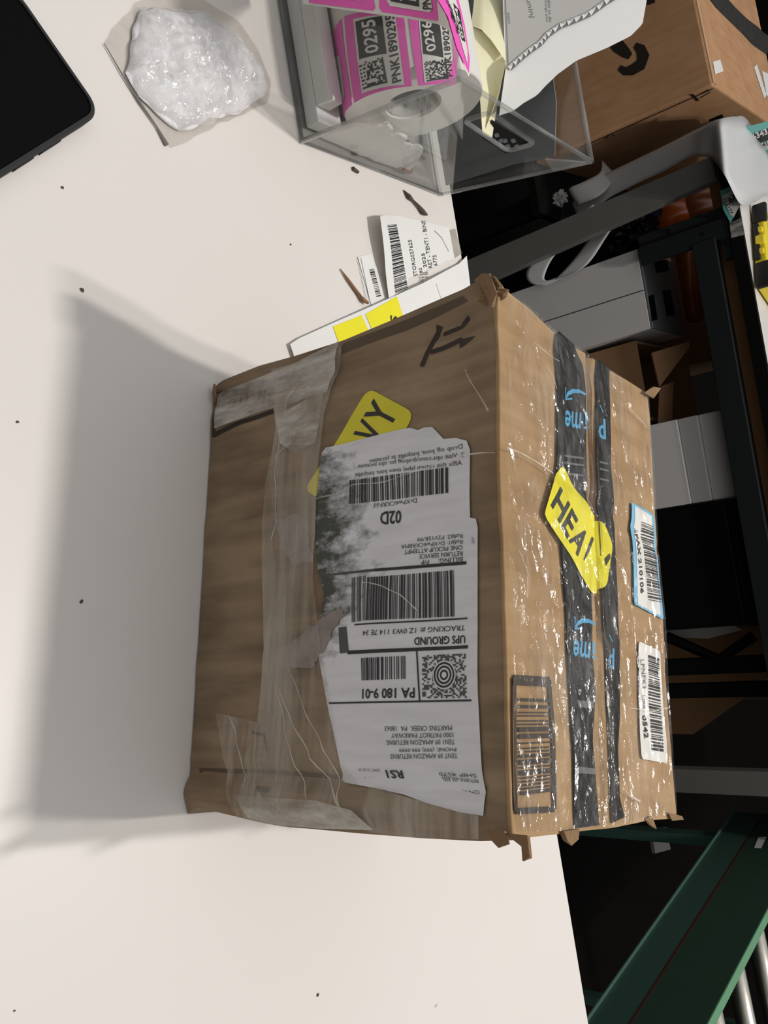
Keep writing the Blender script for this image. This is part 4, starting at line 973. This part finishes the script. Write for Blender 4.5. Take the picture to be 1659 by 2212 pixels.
MB().box((-.160, VF + .0, -.042), (-.118, VF + .02, -.0245)).build('bracket_plate', 'dark_steel', ft)
for x, z in ((-.212, -.055), (-.212, -.14), (-.182, -.075), (-.150, -.0335)):
    MB().tube([(x, VF - .003, z), (x, VF + .005, z)], .0035, 8).build('bolt', 'black', ft)
MB().box((-.30, VF + .03, -.60), (.96, 1.95, -.575)).build('lower_shelf', 'black', ft)
FS = plane_surf((0, VF - .0052, 0), (1, 0, 0), (0, 0, 1))
a = Art(FS, 0)
a.poly([(1556, 412), (1588, 398), (1600, 440), (1578, 482), (1562, 452)], 0, .0003); a.poly([(1560, 424), (1590, 404), (1599, 442), (1585, 470), (1576, 462)], 1, .0006)
a.cells((1570, 428), (1594, 412), (1578, 444), 9, 81, 2, .0009, .5, False); a.text('TEA177', (1560, 430), (1577, 464), (1567, 426), 2, .0009)
a.build('asset_label', ['teal', 'paper', 'ink'], ft)['label'] = 'small teal and white code label'
a = Art(FS, .004); a.poly([(1576, 482), (1602, 470), (1610, 500), (1606, 508), (1580, 514)], 0, .0004); a.build('clear_tape', ['film_white'], ft)

# white liner draped over the workstation corner
rb = thing('liner_strip', 'long white paper liner draped over the workstation edge and looping below it', 'paper strip', (-.3, 1.1, 0))
S_ = [((1700, 385), (1700, 415), None, .008), ((1659, 335), (1655, 422), None, .008), ((1615, 260), (1625, 440), None, .012), ((1588, 252), (1598, 440), None, .012), ((1560, 256), (1566, 380), None, .009), ((1538, 262), (1540, 345), 1.050, 0), ((1520, 272), (1514, 338), 1.07, 0), ((1490, 287), (1485, 342), 1.10, 0), ((1420, 322), (1430, 372), 1.13, 0), ((1345, 358), (1365, 402), 1.15, 0), ((1280, 392), (1300, 440), 1.16, 0), ((1235, 440), (1262, 500), 1.17, 0)]
def q_(p, v, z): return at_v(p[0], p[1], v) if v else at_z(p[0], p[1], z)
A_ = [q_(a_, v, z) for a_, b_, v, z in S_]; B_ = [q_(b_, v, z) for a_, b_, v, z in S_]
def spl(P, t):
    x = t * (len(P) - 1); i = min(int(x), len(P) - 2); k = x - i
    p0, p1, p2, p3 = P[max(i - 1, 0)], P[i], P[i + 1], P[min(i + 2, len(P) - 1)]
    return 0.5 * ((2 * p1) + (p2 - p0) * k + (2 * p0 - 5 * p1 + 4 * p2 - p3) * k * k + (-p0 + 3 * p1 - 3 * p2 + p3) * k ** 3)
def strip(name, A_, B_, nseg=60):
    return solid(MB().grid(lambda u, v: spl(A_, u).lerp(spl(B_, u), v), nseg, 6).build(name, 'ribbon', rb, smooth=True), .0004)
strip('draped_length', A_, B_)
A2 = [at_v(1300, 345, 1.20), at_v(1296, 372, 1.15), at_v(1262, 392, 1.125), at_v(1234, 404, 1.12), at_v(1228, 410, 1.13)]
B2 = [at_v(1322, 370, 1.20), at_v(1318, 400, 1.15), at_v(1292, 425, 1.125), at_v(1256, 440, 1.12), at_v(1248, 446, 1.13)]
strip('curled_length', A2, B2, 24)
A3 = [at_v(1312, 440, 1.13), at_v(1292, 485, 1.115), at_v(1240, 560, 1.1), at_v(1188, 612, 1.094), at_v(1160, 616, 1.09), at_v(1140, 606, 1.087), at_v(1140, 580, 1.087), at_v(1180, 530, 1.092), at_v(1240, 480, 1.105), at_v(1280, 440, 1.13)]
B3 = [at_v(1372, 425, 1.13), at_v(1346, 456, 1.115), at_v(1310, 512, 1.1), at_v(1268, 572, 1.094), at_v(1215, 600, 1.09), at_v(1180, 606, 1.087), at_v(1178, 590, 1.087), at_v(1200, 550, 1.092), at_v(1255, 505, 1.105), at_v(1300, 460, 1.13)]
strip('looped_length', A3, B3, 60)

# yellow and black cased device on the workstation
D0 = Vector((-.232, 1.172, .003)); dx = Vector((.188, -.079, 0)).normalized(); dy = Vector((-dx.y, dx.x, 0))
dev = thing('handheld_device', 'yellow and black rugged device lying on the white workstation top', 'device', D0)
def dp(x, y, z): return D0 + dx * x + dy * y + Vector((0, 0, z))
def dbox(a_, b_, bev):
    mb = MB().box(a_, b_, bev=bev); mb.v = [dp(*v) for v in mb.v]; return mb
dbox((.006, .003, .0), (.196, .098, .024), .004).build('frame', 'yellow_case', dev)
for x0, x1 in ((0, .046), (.142, .202)):
    dbox((x0, -.002, 0.0), (x1, .010, .030), .005).build('bumper', 'rubber', dev); dbox((x0, .091, 0.0), (x1, .103, .030), .005).build('bumper', 'rubber', dev)
dbox((.050, -.004, .002), (.136, .004, .013), .002).build('lower_bumper', 'rubber', dev)
dbox((.082, -.007, .006), (.102, .004, .024), .003).build('clip', 'yellow_case', dev)
for x in (.066, .118): dbox((x - .006, -.0035, .010), (x + .006, .004, .020), .002).build('side_button', 'yellow_case', dev)
dbox((.024, .022, .0215), (.178, .082, .0255), .002).build('back_panel', 'beige', dev)

# teal label strip standing at the end of the workstation
TS = plane_surf((-.405, 1.3, .02), (0, 1, 0), (0, 0, 1))
a = Art(TS, 0)
a.poly([(1606, 276), (1700, 250), (1700, 400), (1660, 350)], 0, 0); a.poly([(1616, 292), (1700, 262), (1700, 288), (1628, 312)], 2, .0006); a.text('6343', (1627, 301), (1659, 288), (1622, 289), 1, .0012, True)
a.poly([(1630, 314), (1700, 290), (1700, 312), (1640, 326)], 1, .0006); a.text('26343', (1634, 322), (1659, 312), (1631, 314), 2, .0012)
tag(solid(a.build('label_roll', ['teal', 'paper', 'ink']), .0006), 'teal edged label strip reading 6343 beside the tan carton', 'label strip')

# ------------------------------------------------------------------ big tan carton with the dark curved arrow
amz = thing('carton', 'large clean tan carton with a dark curved arrow on its side', 'box', (-.7, 1.3, -.5))
T0 = Vector((-.4555, 1.0586, 0.0)); ya = math.radians(6.0); ax = Vector((math.cos(ya), math.sin(ya), 0)); ay = Vector((-math.sin(ya), math.cos(ya), 0))
mb = MB().box((-.55, 0, -.40), (0, .56, 0), bev=.004); mb.v = [T0 + ax * v.x + ay * v.y + Vector((0, 0, v.z)) for v in mb.v]; mb.build('body', 'box_amz', amz)
mb = MB()
ln = lambda p, q, r: mb.tube([T0 + ax * a_[0] + ay * a_[1] + Vector((0, 0, a_[2])) for a_ in (p, q)], r, 6)
ln((-.54, .0185, .0004), (-.004, .0185, .0004), .0016); mb.build('flap_joint', 'smile', amz)
mb = MB(); ln((.0004, .02, -.006), (.0004, .02, -.30), .0016); mb.build('corner_joint', 'smile', amz)
mb = MB(); mb.box((-.545, .002, -.001), (-.004, .016, .0022)); mb.v = [T0 + ax * v.x + ay * v.y + Vector((0, 0, v.z)) for v in mb.v]; mb.build('flap_edge', 'box_edge', amz)
AF = plane_surf(T0, ax, (0, 0, 1)); AT = plane_surf(T0, ax, ay); AS = plane_surf(T0, ay, (0, 0, 1))
a = Art(AF, 0)
a.line([(1318, 72), (1336, 100), (1352, 114), (1362, 122)], [.030, .026, .020, .012], 0, .0008)
a.build('arrow_print', ['smile'], amz); a = Art(AF, 0)
a.line([(1372, 97), (1384, 106), (1390, 122), (1384, 140), (1366, 151), (1350, 154), (1338, 146)], [.010, .020, .026, .026, .022, .016, .010], 0, .0008)
a.build('arrow_print', ['smile'], amz); a = Art(AF, 0)
a.line([(1398, 6), (1415, 0)], .01, 0, .0008)
a.build('mark_print', ['smile'], amz)
a = Art(AS, 0)
a.line([(1494, 203), (1508, 217)], .006, 0, .0008); a.line([(1506, 206), (1530, 193)], .004, 0, .0008); a.line([(1512, 211), (1535, 198)], .004, 0, .0008); a.build('side_print', ['smile'], amz); a = Art(AS, 0); a.line([(1306, 300), (1320, 288), (1326, 293)], .004, 0, .0008)
a.build('side_print', ['smile'], amz)
a = Art(AT, .02)
a.poly([(1533, 0), (1545, 16), (1572, 43), (1602, 72), (1624, 96), (1656, 119), (1664, 80), (1650, 72), (1636, 58), (1613, 41), (1590, 19), (1573, 0), (1560, -20), (1515, -20)], 0, .001); a.build('black_tape', ['tape_black'], amz)
for q in ([(1539, 134), (1555, 129), (1562, 154), (1544, 161)], [(1628, 146), (1634, 139), (1655, 205), (1650, 213)], [(1645, 153), (1659, 160), (1661, 215), (1655, 205)]):
    a = Art(AT, 0); a.poly(q, 0, .001); a.build('white_sticker', ['paper'], amz)
st = thing('low_stand', 'black steel stand under the tan carton', 'stand', (-.7, 1.35, FLOOR))
MB().box((-1.02, 1.04, -.42), (-.34, 1.66, -.4010)).build('deck', 'black', st)
for x in (-.99, -.37):
    for y in (1.08, 1.62): MB().box((x - .02, y - .02, FLOOR), (x + .02, y + .02, -.42)).build('leg', 'black', st)

# ------------------------------------------------------------------ things kept under the workstation
SH = -.5742
wc = thing('white_carton', 'tall plain white carton with a dark grey lid under the workstation', 'box', (-.11, 1.2, SH))
MB().box((-.2045, VF + .022, SH), (-.0295, 1.30, -.2215), bev=.0015).build('body', 'carton_white', wc)
MB().box((-.2050, VF + .022, -.2215), (-.0290, 1.302, -.2165), bev=.001).build('lid', 'lid_dark', wc)
MB().box((-.1145, VF + .0212, SH), (-.1130, VF + .0235, -.222)).build('flap_slit', 'smile', wc)
LD = plane_surf((0, 0, -.2164), (1, 0, 0), (0, 1, 0))
for q in ([(1412, 565), (1440, 562), (1446, 585), (1418, 590)], [(1400, 640), (1412, 636), (1420, 690), (1408, 694)], [(1430, 628), (1448, 626), (1458, 680), (1440, 684)]):
    a = Art(LD, 0); a.poly(q, 0, .0006); a.build('lid_print', ['black'], wc)
def crumple(c, rx, ry, rz, seed, matname, name, label, cat, fs=14, amp=.45):
    c = Vector(c)
    def fn(u, v):
        A = 2 * math.pi * u; B = math.pi * v; d = Vector((math.sin(B) * math.cos(A), math.sin(B) * math.sin(A), -math.cos(B)))
        k = 1 + amp * (abs(n3(d.x, d.y, d.z, 2.4, seed)) * 2 - .5)
        return Vector((c.x + rx * d.x * k, c.y + ry * d.y * k, max(c.z + rz * d.z * k, c.z - rz * .8)))
    return tag(MB().grid(fn, 36, 20).build(name, matname, smooth=False), label, cat)
crumple(at_v(1368, 512, 1.285), .045, .05, .06, 4.4, 'bag_black', 'black_bag', 'crumpled black plastic bag beside the white carton', 'bag')
tag(MB().box((-.315, 1.22, SH), (-.212, 1.36, -.34), bev=.003).build('dark_crate', 'black'), 'black crate under the crumpled black bag', 'crate')
crumple(at_v(1388, 452, 1.39), .045, .02, .045, 8.8, 'purple', 'purple_bag', 'dark purple bag beside the orange lacquered object', 'bag')
tag(MB().box((-.33, 1.372, SH), (-.16, 1.64, -.33), bev=.003).build('cardboard_box', 'brown_card'), 'brown box below the orange lacquered object', 'box')
am = thing('lacquered_object', 'glossy orange and brown lacquered curved object under the workstation', 'object', (-.3, 1.48, -.23))
def lobe(c, rx, ry, rz, name, mt):
    bm = bmesh.new(); bmesh.ops.create_uvsphere(bm, u_segments=36, v_segments=20, radius=1.0)
    for v in bm.verts:
        k = 1 - .18 * math.exp(-((v.co.x) / .35) ** 2); v.co = Vector((c[0] + rx * v.co.x, c[1] + ry * v.co.y * k, c[2] + rz * (1 if v.co.z > 0 else .9) * v.co.z * k))
    MB().bm(bm).build(name, mt, am, smooth=True)
lobe(at_v(1438, 462, 1.47), .072, .06, .075, 'front_lobe', 'amber'); lobe(at_v(1492, 452, 1.50), .060, .055, .075, 'rear_lobe', 'amber_dark')
MB().tube([at_v(1490, 490, 1.50), at_v(1484, 560, 1.47), at_v(1490, 620, 1.45), at_v(1502, 690, 1.43)], [.040, .030, .022, .020], 12).build('neck', 'amber_dark', am, smooth=True)
tag(MB().box((-.32, 1.70, SH), (-.02, 1.92, -.07), bev=.003).build('cardboard_box', 'brown_card'), 'tan box standing behind the orange lacquered object', 'box')
oc = thing('open_carton', 'open brown carton with raised flaps between the white boxes', 'box', (.07, 1.3, SH))
mb = MB()
for a_, b_ in (((-.018, 1.13, SH), (-.013, 1.45, -.27)), ((.155, 1.13, SH), (.160, 1.45, -.27)), ((-.013, 1.13, SH), (.155, 1.135, -.27)), ((-.013, 1.445, SH), (.155, 1.45, -.27)), ((-.013, 1.135, SH), (.155, 1.445, SH + .005))): mb.box(a_, b_)
mb.build('body', 'brown_card', oc)
mb = MB(); c = [at_v(*p) for p in ((1408, 762, 1.13), (1488, 738, 1.22), (1490, 750, 1.22), (1425, 835, 1.13))]; mb.add(c, [(0, 1, 2, 3)]); solid(mb.build('flap', 'brown_card', oc), .004)
mb = MB(); c = [at_v(*p) for p in ((1428, 835, 1.135), (1455, 825, 1.2), (1452, 905, 1.2), (1425, 915, 1.135))]; mb.add(c, [(0, 1, 2, 3)]); solid(mb.build('flap', 'brown_card', oc), .004)
for z0, z1, v0, lab in ((SH, -.20, 1.10, 'lowest of three stacked white boxes under the workstation'), (-.1995, -.158, 1.105, 'middle flat white box of the stack of three'), (-.1575, -.108, 1.112, 'topmost white box of the stack of three')):
    tag(MB().box((.175, v0, z0), (.357, 1.42, z1), bev=.002).build('white_box', 'carton_white'), lab, 'box', 'stacked white boxes')
bt_ = thing('black_tote', 'big matt black tote under the workstation, right of the stacked white boxes', 'tote', (.5, 1.3, SH))
MB().box((.362, 1.10, SH), (.622, 1.5, -.13), bev=.006).build('body', 'black', bt_)
MB().box((.3595, 1.096, -.1295), (.6250, 1.505, -.105), bev=.004).build('lid', 'black', bt_)
rk = thing('bar_rack', 'black bar rack standing in front of a tan board', 'rack', (.75, 1.14, SH))
for x0, x1 in ((.688, .722), (.742, .772)): MB().box((x0, 1.11, SH), (x1, 1.13, -.11), bev=.001).build('upright', 'black', rk)
MB().box((.640, 1.11, SH), (.90, 1.16, SH + .03)).build('foot', 'black', rk)
mb = MB(); mb.tube([(.64, 1.14, -.32), (.70, 1.16, -.22), (.66, 1.2, -.15)], .012, 8); mb.build('brace', 'black', rk)
tag(MB().slab([[(.635, SH), (.90, SH), (.90, -.36), (.80, -.20), (.72, -.12), (.64, -.16)]], lambda x, z: Vector((x, 1.30, z)), lambda x, z: Vector((x, 1.315, z))).build('tan_sheet', 'tan_board'), 'tan board leaning behind the black bar rack', 'board')
tag(MB().slab([[(.640, -.45), (.66, -.25), (.645, -.17), (.628, -.20), (.630, -.45)]], lambda x, z: Vector((x, 1.20, z)), lambda x, z: Vector((x, 1.21, z))).build('pale_sheet', 'carton_white'), 'pale torn sheet beside the black tote', 'sheet')
cs = crumple(at_z(1208, 428, -.4009 + .014), .014, .014, .016, 2.2, 'bag', 'clear_scrap', 'small crumpled clear plastic scrap on the black stand by the liner', 'scrap', amp=.7)

# ------------------------------------------------------------------ green roller conveyor
cv = thing('roller_conveyor', 'green steel roller conveyor beside the white table', 'conveyor', (1.3, .7, FLOOR))
C0 = Vector((1.1253, .5092, -.10)); cy = Vector((-.0300, .3378, 0)).normalized(); cx = Vector((cy.y, -cy.x, 0))
def cvp(x, y, z): return C0 + cx * x + cy * y + Vector((0, 0, z))
def cbox(a_, b_, bev=0.0):
    mb = MB().box(a_, b_, bev=bev); mb.v = [cvp(*v) for v in mb.v]; return mb
for X, sg in ((0, 1), (.46, -1)):
    x0, x1 = (X, X + .003) if sg > 0 else (X - .003, X)
    mb = cbox((x0, -.5, -.172), (x1, .735, -.111)); mb.build('rail_lower_band', 'green', cv)
    cbox((x0, -.5, -.107), (x1, .735, -.003)).build('rail_upper_band', 'green_dark', cv)
    cbox((x0 - .0004, -.5, -.111), (x1, .735, -.107)).build('rail_stripe', 'red_line', cv)
    fx = (X, X + .017) if sg > 0 else (X - .017, X)
    cbox((fx[0], -.5, -.003), (fx[1], .735, 0), .0006).build('rail_flange', 'green_flange_lit', cv)
    lx = (X - .006, X + .004) if sg > 0 else (X - .004, X + .006)
    cbox((lx[0], -.5, -.1745), (lx[1], .735, -.172)).build('rail_lip', 'green_lip_lit', cv)
yr = (at_z(1650, 2095, -.12) - C0).dot(cy)
for k in range(-6, 4):
    y = yr + k * .122
    rl = MB().tube([cvp(.012, y, -.022), cvp(.448, y, -.022)], .0165, 20).build('roller', 'roller', cv, smooth=True)
    MB().tube([cvp(.003, y, -.022), cvp(.457, y, -.022)], .006, 8).build('axle', 'dark_steel', rl)
for y in (-.488, .62):
    for x in ((.25, .448) if y < 0 else (.012, .448)): cbox((x - .012, y - .012, -.6994), (x + .012, y + .012, -.1745)).build('leg', 'green', cv)
CS = plane_surf(cvp(-.0012, 0, 0), cy, (0, 0, 1))
a = Art(CS, 0); a.poly([(1629, 1831), (1638, 1808), (1656, 1807), (1644, 1832)], 0, .0004); a.build('white_tag', ['paper'], cv)
crumple(cvp(.03, .72, .012), .035, .03, .012, 6.6, 'bag_clear', 'film_scrap', 'crumpled clear film on the far end of the green conveyor', 'film', amp=.7)
cbs = at_z(1416, 1813, FLOOR)
tag(MB().slab([[(p.x, p.y) for p in (at_z(*q, FLOOR) for q in ((1397, 1788), (1432, 1786), (1441, 1834), (1408, 1843)))]], lambda x, y: Vector((x, y, FLOOR + .012)), lambda x, y: Vector((x, y, FLOOR + .0005))).build('grey_block', 'gray_steel'), 'grey flat block on the dark floor beyond the parcel', 'block')
